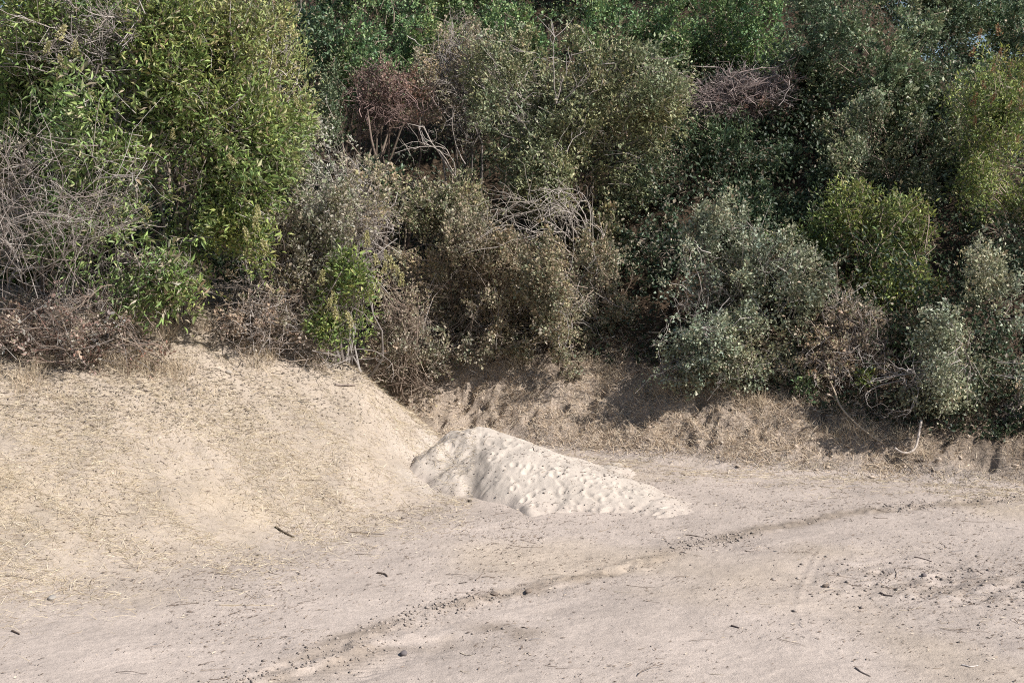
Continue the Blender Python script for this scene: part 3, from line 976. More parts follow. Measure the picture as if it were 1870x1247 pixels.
S('oak_shrub', 'bright green upright shrub at the top edge above the dead bramble', 'tree', 1330, 75, 125, 110, 33.5, 'far', GREEN + [(0.11, 0.155, 0.055, 4)], 2.8, 132, lobes=14, stems=6, up=1.0, lr=(0.2, 0.34), clump=0.5, twig_n=0.3)
S('toyon_shrub', 'grey green shrub between the tall toyon and the dead bramble', 'shrub', 1215, 190, 65, 70, 31.0, 'oval', TOYON, 2.5, 133, lobes=7, stems=4, twig=GREY_TWIG, dead=300)
a = S('dead_bramble', 'sprawling mound of dead purplish grey bramble stems high on the hillside', 'bramble', 1335, 168, 110, 55, 29.6, 'tiny', RUSTL, 0.12, 134, lobes=8, twig=GREY_TWIG, dead=2200, stems=8, dead_r=0.0085, dead_pal=[(0.27, 0.215, 0.20, 3), (0.20, 0.15, 0.14, 2), (0.34, 0.29, 0.27, 1)])
m = 14
st = np.array([at(rng.uniform(1250, 1430), rng.uniform(170, 220), 30.6) for _ in range(m)])
en = np.array([at(rng.uniform(1240, 1440), rng.uniform(120, 210), 30.0 + rng.normal(0, 0.2)) for _ in range(m)])
bare_branches(a[0], a[1], st, en, 0.018, rng, [(0.34, 0.29, 0.27, 1)], 0.12, kids=5, sagv=(0, 0, 0.25))
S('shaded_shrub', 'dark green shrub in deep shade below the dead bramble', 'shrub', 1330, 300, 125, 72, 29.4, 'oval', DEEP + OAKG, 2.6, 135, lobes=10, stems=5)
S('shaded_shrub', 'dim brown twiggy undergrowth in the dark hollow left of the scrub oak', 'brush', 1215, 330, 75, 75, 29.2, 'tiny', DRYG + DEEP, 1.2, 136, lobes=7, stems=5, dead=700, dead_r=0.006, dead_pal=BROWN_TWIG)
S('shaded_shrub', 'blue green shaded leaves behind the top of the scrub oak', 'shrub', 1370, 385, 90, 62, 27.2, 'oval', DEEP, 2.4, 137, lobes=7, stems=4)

# ---- plants on the right
a = S('scrub_oak', 'grey green scrub oak standing at the bank edge right of centre', 'shrub', 1335, 540, 132, 170, 24.4, 'small', OAKP, 2.5, 140, fwd=0.38, skirt=6, lobes=16, stems=7, lr=(0.2, 0.36), twig=GREY_TWIG, dead=350, per=20, clump=0.34)
S('scrub_oak', 'narrow leafy spire rising from the top of the scrub oak', 'shrub', 1302, 405, 42, 55, 24.8, 'small', OAKP, 2.4, 141, lobes=5, stems=3, up=1.0)
S('sumac_shrub', 'lime green sumac behind the dry twigs on the right', 'shrub', 1590, 455, 115, 105, 24.6, 'mid', LIME, 2.4, 142, skirt=4, per=16, clump=0.42, lobes=13, lr=(0.22, 0.36), stems=5, spread=0.4, up=0.8)
S('oak_shrub', 'mid green bush between the scrub oak and the lime green sumac', 'shrub', 1475, 435, 70, 60, 25.6, 'oval', GREEN + LIME, 2.4, 143, lobes=7, stems=4)
a = S('dry_shrub', 'dry grey brown shrub with drooping bare twigs on the right of the scrub oak', 'shrub', 1535, 605, 78, 85, 23.4, 'tiny', DRYG + BEIGE, 1.2, 144, fwd=0.38, skirt=5, lobes=9, twig=GREY_TWIG, dead=1900, stems=6, dead_r=0.006, dead_pal=GREY_TWIG + BROWN_TWIG)
rng = np.random.default_rng(1441)
m = 16
st = np.array([at(rng.uniform(1510, 1570), rng.uniform(610, 650), 23.2) for _ in range(m)])
en = np.array([at(rng.uniform(1480, 1590), rng.uniform(680, 715), 22.7 + rng.normal(0, 0.1)) for _ in range(m)])
bare_branches(a[0], a[1], st, en, 0.011, rng, GREY_TWIG, 0.10, kids=5)
S('sumac_shrub', 'little lime green sprig hanging below the dry twigs', 'shrub', 1582, 688, 14, 16, 22.8, 'mid', LIME, 2.2, 145, lobes=3, stems=2, per=10, clump=0.25)
a = S('scrub_oak', 'pale leaved scrub oak leaning over the right end of the bank', 'shrub', 1775, 612, 105, 160, 22.3, 'small', OAKP + [(0.17, 0.18, 0.13, 5)], 2.4, 146, fwd=0.2, skirt=4, lobes=16, stems=6, lr=(0.2, 0.36), twig=GREY_TWIG, per=18, clump=0.34)
m = 18
st = np.array([at(rng.uniform(1640, 1690), rng.uniform(670, 720), 22.0) for _ in range(m)])
en = np.array([at(rng.uniform(1590, 1730), rng.uniform(640, 770), 21.5 + rng.normal(0, 0.15)) for _ in range(m)])
bare_branches(a[0], a[1], st, en, 0.012, rng, [(0.36, 0.33, 0.31, 1), (0.26, 0.23, 0.21, 1)], 0.14, kids=5)
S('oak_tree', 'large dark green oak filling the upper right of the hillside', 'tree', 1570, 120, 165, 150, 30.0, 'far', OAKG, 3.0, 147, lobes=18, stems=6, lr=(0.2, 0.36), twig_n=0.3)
S('oak_tree', 'paler lit oak bough in front of the large dark oak', 'tree', 1580, 290, 105, 110, 27.6, 'small', OAKP + OAKG, 2.5, 148, lobes=14, stems=5, lr=(0.2, 0.34))  # paler leaf mix paints the sunlit lobe of the large oak
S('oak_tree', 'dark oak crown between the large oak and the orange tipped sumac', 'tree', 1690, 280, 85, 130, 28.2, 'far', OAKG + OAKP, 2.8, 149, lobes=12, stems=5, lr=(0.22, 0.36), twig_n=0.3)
a = S('sumac_shrub', 'yellow green sumac with rust coloured flower heads at the right edge', 'shrub', 1810, 260, 92, 175, 26.0, 'mid', LIME, 2.3, 150, lobes=14, stems=5, lr=(0.2, 0.34), per=16, clump=0.45, spread=0.4, up=0.9)
put_flowers(a, [(1785, 72), (1827, 65), (1772, 105), (1825, 105), (1848, 125), (1812, 135), (1798, 165), (1843, 148), (1860, 170), (1805, 190), (1775, 195), (1840, 200), (1866, 205), (1858, 262), (1780, 230)], FL_R, 25.2, 12)
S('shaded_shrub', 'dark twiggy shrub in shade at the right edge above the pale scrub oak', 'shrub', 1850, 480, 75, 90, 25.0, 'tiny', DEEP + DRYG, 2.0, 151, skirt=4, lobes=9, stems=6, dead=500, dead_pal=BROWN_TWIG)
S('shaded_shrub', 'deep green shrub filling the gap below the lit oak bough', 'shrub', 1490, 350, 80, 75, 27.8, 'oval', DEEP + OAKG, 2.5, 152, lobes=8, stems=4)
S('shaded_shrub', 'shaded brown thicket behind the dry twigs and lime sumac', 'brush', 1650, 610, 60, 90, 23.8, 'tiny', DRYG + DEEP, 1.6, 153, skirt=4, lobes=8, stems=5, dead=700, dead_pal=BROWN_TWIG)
S('bare_brush', 'thin bare twigs at the right edge beside the pale scrub oak', 'brush', 1858, 730, 30, 65, 21.6, 'tiny', DRYG, 0.3, 154, lobes=5, stems=5, dead=260, dead_r=0.007)
S('low_shrub', 'small pale green tuft at the foot of the scrub oak', 'shrub', 1468, 712, 24, 26, 23.0, 'small', OAKP + GREEN, 2.2, 155, lobes=4, stems=3)
S('low_shrub', 'brown leafy undergrowth hanging at the foot of the scrub oak', 'brush', 1400, 670, 70, 45, 23.8, 'tiny', DRYG + OAKP, 1.8, 156, fwd=0.38, skirt=5, lobes=7, stems=5, dead=400)
S('oak_tree', 'hazy dark tree crown in the top right corner below the sky', 'tree', 1785, 75, 105, 80, 38.0, 'far', OAKG + DEEP, 2.8, 157, lobes=11, stems=4, lr=(0.22, 0.36), twig_n=0.3)
S('oak_tree', 'nearly black tree at the far right top with sky showing through', 'tree', 1868, 60, 48, 80, 42.0, 'far', DEEP, 2.0, 158, lobes=8, stems=4, lr=(0.2, 0.34), twig_n=0.3)
S('oak_tree', 'dark thin crown against the sky at the top right', 'tree', 1770, -10, 95, 55, 44.0, 'far', DEEP, 2.0, 159, lobes=9, stems=4, lr=(0.18, 0.3), twig_n=0.3)

# ---- background crowns further up the hill, along the top of the picture
for i, (u, v, ru, rv, y, pal, lab) in enumerate([
    (500, -10, 85, 100, 37, RUSTL + DEEP, 'dim brownish shrub at the top edge right of the left thicket'),
    (600, -35, 110, 90, 40, DEEP + GREEN, 'dark crown behind the dense shrub at the top left of centre'),
    (790, -20, 125, 95, 39, GREEN, 'green crown at the top edge behind the pale twiggy shrub'),
    (1040, -30, 110, 90, 40, DEEP + GREEN, 'dark crown at the top edge behind the toyon'),
    (1230, -15, 90, 100, 39, GREEN, 'green crown at the top edge between the two upright shrubs'),
    (1450, -10, 100, 100, 38, OAKG + GREEN, 'dark green crown at the top edge left of the large oak'),
    (1640, -20, 105, 95, 38, OAKG, 'grey green crown at the top edge above the large oak'),
    (560, 130, 55, 110, 32, DEEP, 'shrub with shade-darkened leaves deep in the gap beside the left thicket'),  # near-black leaves paint the shadow filling this gap
    (690, 330, 60, 60, 28.6, DEEP + DRYG, 'dark undergrowth in the hollow below the rust shrub'),
    (1450, 200, 70, 110, 31.5, OAKG, 'dark oak side crown next to the dead bramble'),
    (300, -40, 200, 90, 26, SUMAC, 'sumac crown cut off by the top edge at the left'),
    (40, 240, 130, 130, 21.5, SUMAC, 'dark sumac foliage at the left edge behind the bare branches'),
    (1720, 20, 70, 70, 37, OAKG, 'grey green crown just left of the hazy dark tree'),
    (1835, 40, 60, 70, 40, DEEP + OAKG, 'dark crown between the hazy tree and the black tree'),
    (5, 470, 110, 85, 22.6, SUMAC, 'shaded green growth low at the left edge behind the grey branches'),
    (1190, 450, 70, 90, 27.6, DEEP + DRYG, 'dark bush deep in the shaded hollow between the scrub and the scrub oak'),
    (930, 130, 60, 90, 30.8, TOYON, 'grey green side crown left of the toyon top'),
    (1110, 420, 55, 60, 28.0, TOYON + DRYG, 'drooping olive bough at the lower right of the toyon'),
]):
    S('background_shrub', lab, 'shrub', u, v, ru, rv, y, 'far' if y > 27 else 'long', pal, 2.5 if y < 36 else 1.9, 200 + i, lobes=10, stems=4, lr=(0.22, 0.38), twig_n=0.3)


# ------------------------------------------------------------------ low growth covering the hillside between the shrubs
rng = np.random.default_rng(800)


def undergrowth(name, label, n, x0, x1, y0, y1, pal, hmax, sc, seed, leaf=(0.10, 0.06)):
    x = rng.uniform(x0, x1, n)
    y = y0 + (y1 - y0) * rng.random(n) ** 1.45
    x = x * np.minimum(1, 0.30 + 0.7 * (y - y0) / (y1 - y0) + 0.25)
    sp, bk = spur_bank(x, y)
    top = interp(TOP_BANK, x)
    ok = ((bk > sp) & (bk > top + 0.12)) | ((sp >= bk) & (y > 22.5) & (x < -4.5))
    ok &= ~((x < 1.0) & (y < 26.6) & (x > -4.5))
    ok &= np.abs(x) < 0.46 * y + 1.0
    x, y = x[ok], y[ok]
    n = len(x)
    h = np.clip(0.45 + 1.4 * fbm(x, y, sc, 3, seed), 0.26, 1) * hmax
    h = h * sstep(0.1, 1.2, np.maximum(bk[ok] - top[ok], sp[ok] - 1.5))
    z = gz(x, y) + h * (0.25 + 0.75 * rng.random(n) ** 0.5) + 0.03
    P = np.stack([x, y, z], 1) + rng.normal(0, 0.05, (n, 3))
    D = norm(rng.normal(0, 0.7, (n, 3)) + np.array([0, -0.25, 0.5]))
    V, F = leaf_mesh(P, D, norm(rng.normal(0, 0.6, (n, 3)) + np.array([0, -0.2, 0.7])), leaf[0] * rng.uniform(0.6, 1.3, n), leaf[1] * rng.uniform(0.6, 1.3, n))
    c = palette_pick(pal, rng, n) * 1.0 * rng.uniform(0.8, 1.2, (n, 1)) * (1 + 0.5 * fbm(x, y, 1.1, 2, seed + 5)[:, None])  # leaf colours kept dark to paint the shadow pockets between shrubs
    mk(name, V, F, M_LEAF, None, np.repeat(np.clip(c, 0.004, 0.9), 4, 0), False, kind='stuff', label=label, category='undergrowth')


undergrowth('undergrowth', 'low brown and green undergrowth covering the hillside between the shrubs', 170000, -21, 21, 21.0, 47.0, DEEP + OAKG + DEEP + [(0.10, 0.08, 0.055, 5)], 2.3, 1.9, 301, (0.10, 0.06))
# ------------------------------------------------------------------ dry grass, litter, clods
def blades(rng, x, y, L, W, lay, downhill, bend=0.35, zoff=0.0):
    """dry stalks rooted at (x, y): two-segment tapering blades; lay 0 = upright, 1 = flat on the ground"""
    n = len(x)
    nrm = gn(x, y)
    z = surf_z(x, y) + zoff
    P = np.stack([x, y, z], 1)
    dh = np.stack([nrm[:, 0], nrm[:, 1], 0 * x], 1)
    rd = rng.normal(0, 1, (n, 3))
    rd[:, 2] = 0
    d = norm(norm(rd) + dh * downhill[:, None] if np.ndim(downhill) else norm(rd) + dh * downhill)
    d = d - (d * nrm).sum(1, keepdims=True) * nrm
    d = norm(d)
    lay = lay[:, None]
    up = nrm * 0.4 + np.array([0, 0, 0.6])
    D1 = norm(d * lay + up * (1 - lay) + rng.normal(0, 0.08, (n, 3)))
    D2 = norm(D1 + d * bend + np.array([0, 0, -0.25]) * bend)
    S_ = norm(np.cross(D1, rng.normal(0, 1, (n, 3))))
    L = L[:, None]
    W = W[:, None]
    m = P + D1 * L * 0.55
    t = m + D2 * L * 0.45
    V = np.stack([P - S_ * W / 2, P + S_ * W / 2, m + S_ * W * 0.35, m - S_ * W * 0.35, t], 1).reshape(-1, 3)
    i = np.arange(n)[:, None] * 5
    F = np.concatenate([i + np.array([[0, 1, 2]]), i + np.array([[0, 2, 3]]), i + np.array([[3, 2, 4]])], 0)
    return V, F


STRAW = [(0.53, 0.45, 0.325, 5), (0.445, 0.365, 0.255, 3), (0.60, 0.53, 0.41, 2.5), (0.29, 0.22, 0.155, 1.4)]
STRAWB = [(0.57, 0.465, 0.345, 4), (0.45, 0.355, 0.262, 4), (0.66, 0.565, 0.435, 2.5), (0.28, 0.205, 0.15, 1.6)]


def scatter(rng, n, x0, x1, y0, y1, dens):
    x = rng.uniform(x0, x1, n)
    y = rng.uniform(y0, y1, n)
    k = rng.random(n) < dens(x, y)
    return x[k], y[k]


def zones(x, y):
    sp, bk = spur_bank(x, y)
    return sp, bk


rng = np.random.default_rng(900)


def d_spur(x, y):
    sp, bk = zones(x, y)
    vis = (y - interp(TOE_SPUR, x)) < 10.5
    return (bk < 0.12 + sp) * vis * sstep(-2.6, 2.8, y - interp(TOE_SPUR, x) + 1.6 * fbm(x, y, 1.5, 3, 143)) * (x < -0.6) * np.clip(0.55 + 1.3 * fbm(x * 0.6 + 0.8 * y, (y * 0.6 - x * 0.8) * 0.22, 0.28, 4, 141) + 0.5 * fbm(x, y, 2.0, 2, 145), 0.12, 1)


x, y = scatter(rng, 215000, -10.4, 0.0, 10.5, 23.5, d_spur)
n = len(x)
V, F = blades(rng, x, y, rng.uniform(0.06, 0.22, n), rng.uniform(0.0035, 0.0065, n), np.clip(rng.normal(0.84, 0.13, n), 0.2, 0.99), 2.0 + 0 * x)
c = palette_pick(STRAW, rng, n) * rng.uniform(0.85, 1.15, (n, 1))
mk('dry_grass', V, F, M_STRAW, None, np.repeat(c, 5, 0), False, kind='stuff', label='flattened pale dry grass matted over the left slope', category='grass')


def d_bank(x, y):
    sp, bk = zones(x, y)
    top = interp(TOP_BANK, x)
    return (bk > sp) * sstep(0.0, 0.15, bk) * sstep(1.6, 0.2, bk - top) * np.clip(0.55 + 1.1 * fbm(x, y, 0.8, 3, 151), 0.1, 1)


x, y = scatter(rng, 310000, -5.0, 11.0, 18.5, 28.5, d_bank)
n = len(x)
V, F = blades(rng, x, y, rng.uniform(0.05, 0.22, n), rng.uniform(0.005, 0.010, n), np.clip(rng.normal(0.62, 0.22, n), 0.05, 0.98), 0.8 + 0 * x)
c = palette_pick(STRAWB, rng, n) * rng.uniform(0.8, 1.2, (n, 1))
mk('bank_grass', V, F, M_STRAW, None, np.repeat(c, 5, 0), False, kind='stuff', label='short brown dry grass covering the earth bank', category='grass')


# straw lying on the flat strip at the foot of the bank
def d_toe(x, y):
    sp, bk = zones(x, y)
    s_ = interp(TOE_BANK, x) - y
    return (bk < 0.3) * (sp < 0.1) * sstep(1.9, 0.0, s_ + 0.8 * fbm(x, y, 1.2, 2, 161)) * sstep(-0.6, 0.0, s_) * np.clip(0.5 + 1.2 * fbm(x, y * 3, 1.0, 3, 163), 0.03, 1)


x, y = scatter(rng, 90000, -1.5, 11.0, 17.0, 25.5, d_toe)
n = len(x)
V, F = blades(rng, x, y, rng.uniform(0.07, 0.26, n), rng.uniform(0.004, 0.008, n), np.clip(rng.normal(0.95, 0.05, n), 0.6, 1.0), 0.0 * x, bend=0.2, zoff=0.004)
c = palette_pick(STRAW, rng, n) * rng.uniform(0.8, 1.1, (n, 1))
mk('straw_litter', V, F, M_STRAW, None, np.repeat(c, 5, 0), False, kind='stuff', label='yellow straw lying along the foot of the bank', category='straw')


# upright tufts where the slope meets the brush
def d_tuft(x, y):
    sp, bk = zones(x, y)
    q = (y - interp(TOE_SPUR, x))
    cl = sstep(0.02, 0.22, fbm(x, y, 0.5, 2, 171))
    a_ = (sp > bk) * sstep(1.55, 2.1, sp + 0.3 * fbm(x, y, 1.0, 2, 172)) * (q < 11)
    b_ = (bk >= sp) * sstep(0.35, 0.05, np.abs(bk - interp(TOP_BANK, x) + 0.1)) * 0.8
    return np.maximum(a_, b_) * cl


x, y = scatter(rng, 330000, -10.5, 10.5, 15.0, 27.5, d_tuft)
n = len(x)
V, F = blades(rng, x, y, rng.uniform(0.15, 0.42, n), rng.uniform(0.004, 0.008, n), np.clip(rng.normal(0.30, 0.18, n), 0.0, 0.9), 0.8 + 0 * x, bend=0.7)
c = palette_pick(STRAWB + STRAW[:2], rng, n) * rng.uniform(0.8, 1.15, (n, 1))
mk('grass_tuft', V, F, M_STRAW, None, np.repeat(c, 5, 0), False, kind='stuff', label='upright brown grass tufts under the edge of the brush', category='grass')

# fine bits on the bare dirt: straw scraps, dead leaves, wood chips
BITS = [(0.15, 0.115, 0.092, 4), (0.21, 0.165, 0.135, 4), (0.28, 0.225, 0.18, 3), (0.44, 0.375, 0.30, 4), (0.08, 0.06, 0.05, 1.3), (0.24, 0.22, 0.215, 1)]


def d_bits(x, y):
    g = 0.28 + 1.1 * np.clip(fbm(x, y * 1.6, 1.4, 4, 181), -0.3, 0.6)
    c0 = on_flat(1725, 1065)
    g = g + 1.4 * np.exp(-(((x - c0[0]) / 1.3) ** 2 + ((y - c0[1]) / 0.9) ** 2))
    sp, bk = zones(x, y)
    g = g + 0.9 * sstep(1.2, 1.8, sp) * sstep(-0.1, 0.25, fbm(x, y, 1.5, 3, 183)) + 0.22 * sstep(0.1, 0.6, sp)
    for (u_, v_, y_, sx, sy) in ((370, 715, 19.9, 1.3, 0.8), (60, 730, 19.0, 1.2, 0.6), (250, 680, 20.2, 0.8, 0.6)):
        c1 = at(u_, v_, y_)
        g = g + 1.2 * np.exp(-(((x - c1[0]) / sx) ** 2 + ((y - c1[1]) / sy) ** 2))
    return np.clip(g, 0.02, 1) * (bk < 1.2)


x, y = scatter(rng, 105000, -10.2, 10.2, 10.4, 23.0, d_bits)
n = len(x)
nr = gn(x, y)
th = rng.normal(0.15, 0.8, n)
d = np.stack([np.cos(th), np.sin(th), 0.25 * rng.random(n)], 1)
d = norm(d - (d * nr).sum(1, keepdims=True) * nr * 0.8)
P = np.stack([x, y, surf_z(x, y) + 0.006], 1)
Lb = (0.013 + 0.035 * rng.random(n) ** 4 + 0.08 * rng.random(n) ** 18) * (1 + 1.3 * sstep(0.9, 1.7, zones(x, y)[0]))
drk = np.where(zones(x, y)[0] > 1.0, 0.55, 1.0)[:, None]
V, F = leaf_mesh(P, d, norm(nr + rng.normal(0, 0.5, nr.shape)), Lb, np.minimum(Lb * 0.45, rng.uniform(0.008, 0.022, n)), 0.5, -0.1)
mk('leaf_litter', V, F, M_LITTER, None, np.repeat(palette_pick(BITS, rng, n) * drk, 4, 0), False, kind='stuff', label='scattered scraps of dead leaves and bark on the dirt', category='litter')

# thin twigs on the ground
m_ = rng.random(n) < 0.017
k = np.where(m_)[0]
A = P[k] + np.array([0, 0, 0.002])
E = A + norm(np.stack([np.cos(th[k]), np.sin(th[k]) * 0.8, 0 * th[k]], 1)) * (0.10 + 0.30 * rng.random((len(k), 1)) ** 2)
E[:, 2] = surf_z(E[:, 0], E[:, 1]) + 0.008
PP = bend_paths(A, E, 5, 0.06, 0.02, rng)
PP[:, :, 2] = np.maximum(PP[:, :, 2], surf_z(PP[:, :, 0].ravel(), PP[:, :, 1].ravel()).reshape(PP.shape[:2]) + 0.003)
V, F = tubes(PP, np.linspace(1, 0.5, 5)[None] * rng.uniform(0.0025, 0.006, (len(k), 1)), 3)
mk('twig_litter', V, F, M_LITTER, None, np.repeat(palette_pick(BITS, rng, len(k)), 15, 0), False, kind='stuff', label='thin dead twigs scattered over the dirt and slope', category='litter')

# clods: low faceted lumps
OCT = np.array([(1, 0, 0), (0.3, 0.95, 0), (-0.8, 0.6, 0), (-0.8, -0.6, 0), (0.3, -0.95, 0), (0, 0, 0.8), (0.1, 0, -0.6)], float)
OF = np.array([(0, 1, 5), (1, 2, 5), (2, 3, 5), (3, 4, 5), (4, 0, 5), (1, 0, 6), (2, 1, 6), (3, 2, 6), (4, 3, 6), (0, 4, 6)])


def lumps(rng, x, y, r, sink=0.2):
    n = len(x)
    V = OCT[None] * rng.uniform(0.65, 1.35, (n, 7, 1)) * np.stack([rng.uniform(0.7, 1.4, n), rng.uniform(0.7, 1.3, n), rng.uniform(0.5, 0.9, n)], 1)[:, None]
    a_ = rng.random(n) * 6.28
    ca, sa = np.cos(a_)[:, None], np.sin(a_)[:, None]
    X = V[..., 0] * ca - V[..., 1] * sa
    Y = V[..., 0] * sa + V[..., 1] * ca
    V = np.stack([X, Y, V[..., 2]], -1) * r[:, None, None]
    V = V + np.stack([x, y, surf_z(x, y) + r * sink], 1)[:, None]
    F = (np.arange(n)[:, None, None] * 7 + OF[None]).reshape(-1, 3)
    return V.reshape(-1, 3), F


def along(rng, pl, n, sd):
    pl = np.asarray(pl)
    L = np.concatenate([[0], np.cumsum(np.hypot(*np.diff(pl, axis=0).T))])
    a_ = rng.random(n * 3) * L[-1]
    a_ = a_[rng.random(n * 3) < np.clip(0.35 + 2.6 * vnoise(a_ * 1.1, a_ * 0.1, 191), 0.02, 1)][:n]
    return np.interp(a_, L, pl[:, 0]) + rng.normal(0, sd, len(a_)), np.interp(a_, L, pl[:, 1]) + rng.normal(0, sd, len(a_))


xa, ya = along(rng, TRACK_A[1:], 2300, 0.15)
ya = ya - 0.05
xb, yb_ = along(rng, TRACK_B, 900, 0.22)
c0 = on_flat(1725, 1065)
xc, yc = rng.normal(c0[0], 1.0, 700), rng.normal(c0[1], 0.6, 700)
xd, yd = rng.uniform(-9, 9, 2600), 10.5 + 10 * rng.random(2600)
xe, ye = scatter(rng, 15000, -4, 10, 19, 27, lambda x, y: d_bank(x, y) * 0.6)
# crumbs round the foot of the pile
xf, yf_ = rng.uniform(-1.7, 2.9, 900), rng.uniform(17.6, 20.9, 900)
x = np.concatenate([xa, xb, xc, xd, xe, xf])
y = np.concatenate([ya, yb_, yc, yd, ye, yf_])
r = np.concatenate([0.004 + 0.024 * rng.random(len(xa)) ** 4, 0.004 + 0.022 * rng.random(len(xb)) ** 4, 0.006 + 0.03 * rng.random(700) ** 4,
                    0.004 + 0.014 * rng.random(2600) ** 4, 0.008 + 0.055 * rng.random(len(xe)) ** 5, 0.006 + 0.018 * rng.random(900) ** 3])
V, F = lumps(rng, x, y, r)
cl = C_DIRT * 0.72 * rng.uniform(0.75, 1.2, (len(x), 1))
k0 = len(xa) + len(xb) + 700 + 2600
cl[k0:k0 + len(xe)] = C_BANK * rng.uniform(0.8, 1.25, (len(xe), 1))
mk('soil_clods', V, F, M_CLOD, None, np.repeat(cl, 7, 0), False, kind='stuff', label='loose crumbs and clods of soil along the tyre track and bank', category='soil')

# ------------------------------------------------------------------ single things: bent pole, reed, fallen sticks, stones
def rod(name, label, cat, pts, r0, r1, col, sides=8, group=None):
    pts = np.asarray(pts, float)
    t = np.linspace(0, 1, len(pts))
    K = max(12, len(pts) * 4)
    tt = np.linspace(0, 1, K)
    # Catmull-Rom through the points
    ext = np.vstack([2 * pts[0] - pts[1], pts, 2 * pts[-1] - pts[-2]])
    P = []
    for q in tt:
        f = q * (len(pts) - 1)
        i = min(int(f), len(pts) - 2)
        g = f - i
        p0, p1, p2, p3 = ext[i], ext[i + 1], ext[i + 2], ext[i + 3]
        P.append(0.5 * (2 * p1 + (p2 - p0) * g + (2 * p0 - 5 * p1 + 4 * p2 - p3) * g * g + (3 * p1 - p0 - 3 * p2 + p3) * g ** 3))
    P = np.array(P)[None]
    R_ = np.linspace(r0, r1, K)[None] * (1 + 0.08 * np.random.default_rng(len(label)).normal(0, 1, (1, K)))
    V, F = tubes(P, R_, sides)
    # end caps
    nv = len(V)
    V = np.vstack([V, P[0, :1], P[0, -1:]])
    caps = []
    for i in range(sides):
        caps.append((i, nv, nv, (i + 1) % sides))
        caps.append((nv - sides + i, nv - sides + (i + 1) % sides, nv + 1, nv + 1))
    tri = []
    for q in F:
        tri += [(q[0], q[1], q[2]), (q[0], q[2], q[3])]
    for i in range(sides):
        tri.append(((i + 1) % sides, i, nv))
        tri.append((nv - sides + i, nv - sides + (i + 1) % sides, nv + 1))
    B = P[0, 0].copy()
    o = mk(name, V - B, np.array(tri), M_BARK, None, np.repeat(np.array([col], float), len(V), 0), True)
    o.location = B
    o['label'] = label
    o['category'] = cat
    if group:
        o['group'] = group
    return o


def hit(u, v):
    """the ground point the photograph shows at (u, v)"""
    ys = np.linspace(10, 45, 3000)
    a_ = (u - 935.0) / FPX
    b_ = (623.5 - v) / FPX
    dy = CP + b_ * SP
    dz = b_ * CP - SP
    t_ = ys / dy
    X = a_ * t_
    Z = CAM_H + dz * t_
    g = surf_z(X, ys)
    k_ = np.argmax(Z < g)
    return np.array([X[k_], ys[k_], g[k_]])


yp = hit(1672, 822)[1]
rod('bent_pole', 'thin pale bent pole standing up from the bank at the right', 'pole',
    [at(1634, 818, yp + 0.05), at(1647, 826, yp - 0.04), at(1661, 826, yp - 0.07), at(1672, 816, yp - 0.05), at(1678, 792, yp - 0.03), at(1683, 767, yp)], 0.023, 0.021, (0.47, 0.41, 0.36))
rod('fallen_reed', 'long thin curved cane lying down the bank towards the bent pole', 'cane',
    [at(1505, 675, hit(1520, 718)[1] - 0.1), at(1523, 712, hit(1525, 722)[1] - 0.15), at(1535, 742, hit(1535, 748)[1] - 0.12), at(1560, 770, hit(1560, 776)[1] - 0.1), at(1590, 795, hit(1590, 800)[1] - 0.08), at(1612, 808, hit(1612, 811)[1] - 0.04)], 0.014, 0.018, (0.40, 0.325, 0.24))
# fallen sticks: pixel ends in the photograph, radius, colour
sticks = [
    ((503, 963), (537, 982), 0.016, (0.085, 0.065, 0.045), 'dark mossy stick lying on the lower left slope'),
    ((612, 704), (648, 706), 0.022, (0.20, 0.16, 0.14), 'short grey stick near the crest of the left slope'),
    ((1673, 843), (1705, 862), 0.020, (0.09, 0.07, 0.06), 'dark stick on the bank below the bent pole'),
    ((690, 1047), (708, 1054), 0.013, (0.14, 0.11, 0.09), 'small dark stick on the dirt left of centre'),
    ((640, 972), (702, 976), 0.007, (0.13, 0.10, 0.08), 'thin curved twig on the dirt below the left slope'),
    ((1607, 1083), (1630, 1089), 0.011, (0.10, 0.08, 0.075), 'short straight stick beside the churned soil'),
    ((1670, 1018), (1702, 1026), 0.008, (0.13, 0.10, 0.09), 'bent twig above the churned soil'),
    ((10, 1052), (60, 1060), 0.010, (0.15, 0.12, 0.10), 'twig lying at the left edge of the dirt'),
    ((22, 1153), (36, 1159), 0.011, (0.10, 0.075, 0.06), 'stubby dark stick near the left bottom corner'),
    ((1252, 977), (1292, 984), 0.008, (0.15, 0.12, 0.10), 'dark twig at the edge of the tyre track right of the pile'),
    ((1430, 712), (1400, 735), 0.012, (0.20, 0.16, 0.13), 'stick leaning at the foot of the scrub oak'),
    ((1335, 1143), (1350, 1147), 0.010, (0.12, 0.09, 0.08), 'small dark stick near the bottom right of centre'),
    ((1756, 1215), (1786, 1216), 0.008, (0.50, 0.45, 0.42), 'pale sliver of wood near the bottom right corner'),
    ((1562, 1220), (1590, 1236), 0.009, (0.24, 0.20, 0.18), 'grey stick at the bottom edge right of centre'),
    ((840, 1192), (862, 1197), 0.006, (0.55, 0.47, 0.36), 'pale straw stalk at the bottom edge near the tyre track'),
    ((400, 1105), (500, 1106), 0.006, (0.52, 0.44, 0.33), 'long pale stalk lying on the dirt at the lower left'),
    ((1098, 720), (1190, 668), 0.012, (0.26, 0.18, 0.13), 'thin brown branch slanting from the shaded bank left of the scrub oak'),
    ((905, 645), (930, 620), 0.012, (0.36, 0.29, 0.24), 'pale curved branch in front of the brown scrub'),
    ((985, 806), (978, 800), 0.010, (0.09, 0.07, 0.06), 'small dark twig on the crest of the sand pile'),
]
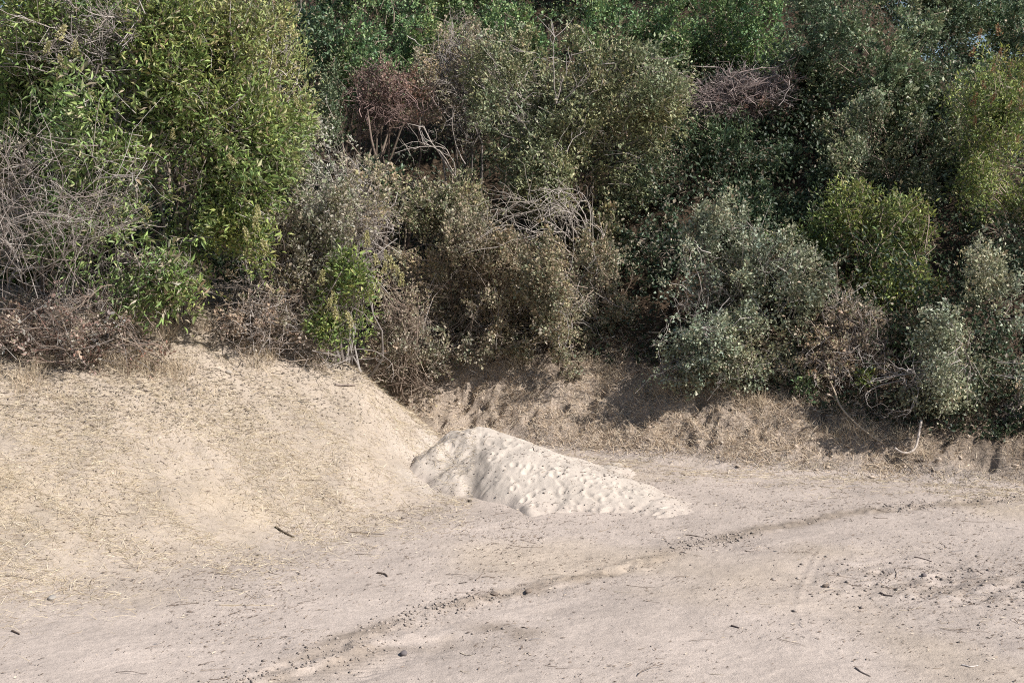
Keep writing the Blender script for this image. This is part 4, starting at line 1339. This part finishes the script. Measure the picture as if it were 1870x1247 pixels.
for (a_, b_, r_, c_, lab) in sticks:
    A = hit(*a_)
    E = hit(*b_)
    mid = (A + E) / 2
    mid[2] = surf_z(mid[0], mid[1])[0]
    rg = np.random.default_rng(len(lab) * 7 + int(a_[0]))
    mid = mid + (E - A)[[1, 0, 2]] * np.array([-1, 1, 0]) * rg.normal(0, 0.10)
    q1 = (A + mid) / 2
    q1[2] = surf_z(q1[0], q1[1])[0]
    rod('fallen_stick', lab, 'stick', [A + [0, 0, r_ * 0.9], q1 + [0, 0, r_], mid + [0, 0, r_ * 0.9], E + [0, 0, r_ * 0.8]], r_, r_ * 0.65, c_, 6, 'sticks on the ground')


def stone(label, u, v, r, col, seed):
    rg = np.random.default_rng(seed)
    import bmesh
    bm = bmesh.new()
    bmesh.ops.create_icosphere(bm, subdivisions=2, radius=1.0)
    for q in bm.verts:
        n3 = np.array(q.co)
        k_ = 1 + 0.22 * math.sin(n3[0] * 2.7 + seed) * math.cos(n3[1] * 2.3 + seed * 2) + rg.normal(0, 0.06)
        q.co = (n3[0] * k_ * 1.25 * r, n3[1] * k_ * r, n3[2] * k_ * 0.7 * r)
    V = np.array([q.co[:] for q in bm.verts])
    F = np.array([[q.index for q in f.verts] for f in bm.faces])
    bm.free()
    p = hit(u, v)
    o = mk('stone', V, F, M_CLOD, None, np.repeat(np.array([col], float), len(V), 0), False)
    o.location = p + np.array([0, 0, r * 0.35])
    o.rotation_euler = (0, 0, rg.uniform(0, 6))
    o['label'] = label
    o['category'] = 'stone'
    o['group'] = 'loose stones'


stone('small grey stone on the dirt at the lower left', 95, 1094, 0.045, (0.26, 0.24, 0.22), 3)
stone('pale stone on the left slope below the bare brush', 418, 682, 0.05, (0.34, 0.30, 0.26), 4)
stone('dark clod in the middle of the churned soil at the right', 1687, 1052, 0.036, (0.14, 0.12, 0.12), 5)
stone('dark lump on the dirt at the foot of the sand pile', 858, 916, 0.035, (0.12, 0.10, 0.08), 6)
stone('upright grey lump on the tyre track near the bottom edge', 738, 1195, 0.040, (0.13, 0.115, 0.115), 7)
stone('largest dark clod on the tyre track below the sand pile', 903, 1087, 0.034, (0.16, 0.13, 0.11), 8)
stone('clod on the tyre track right of the largest dark clod', 965, 1081, 0.04, (0.18, 0.145, 0.12), 9)
stone('round clod near the upper bike mark on the right', 1508, 1071, 0.035, (0.15, 0.12, 0.10), 10)
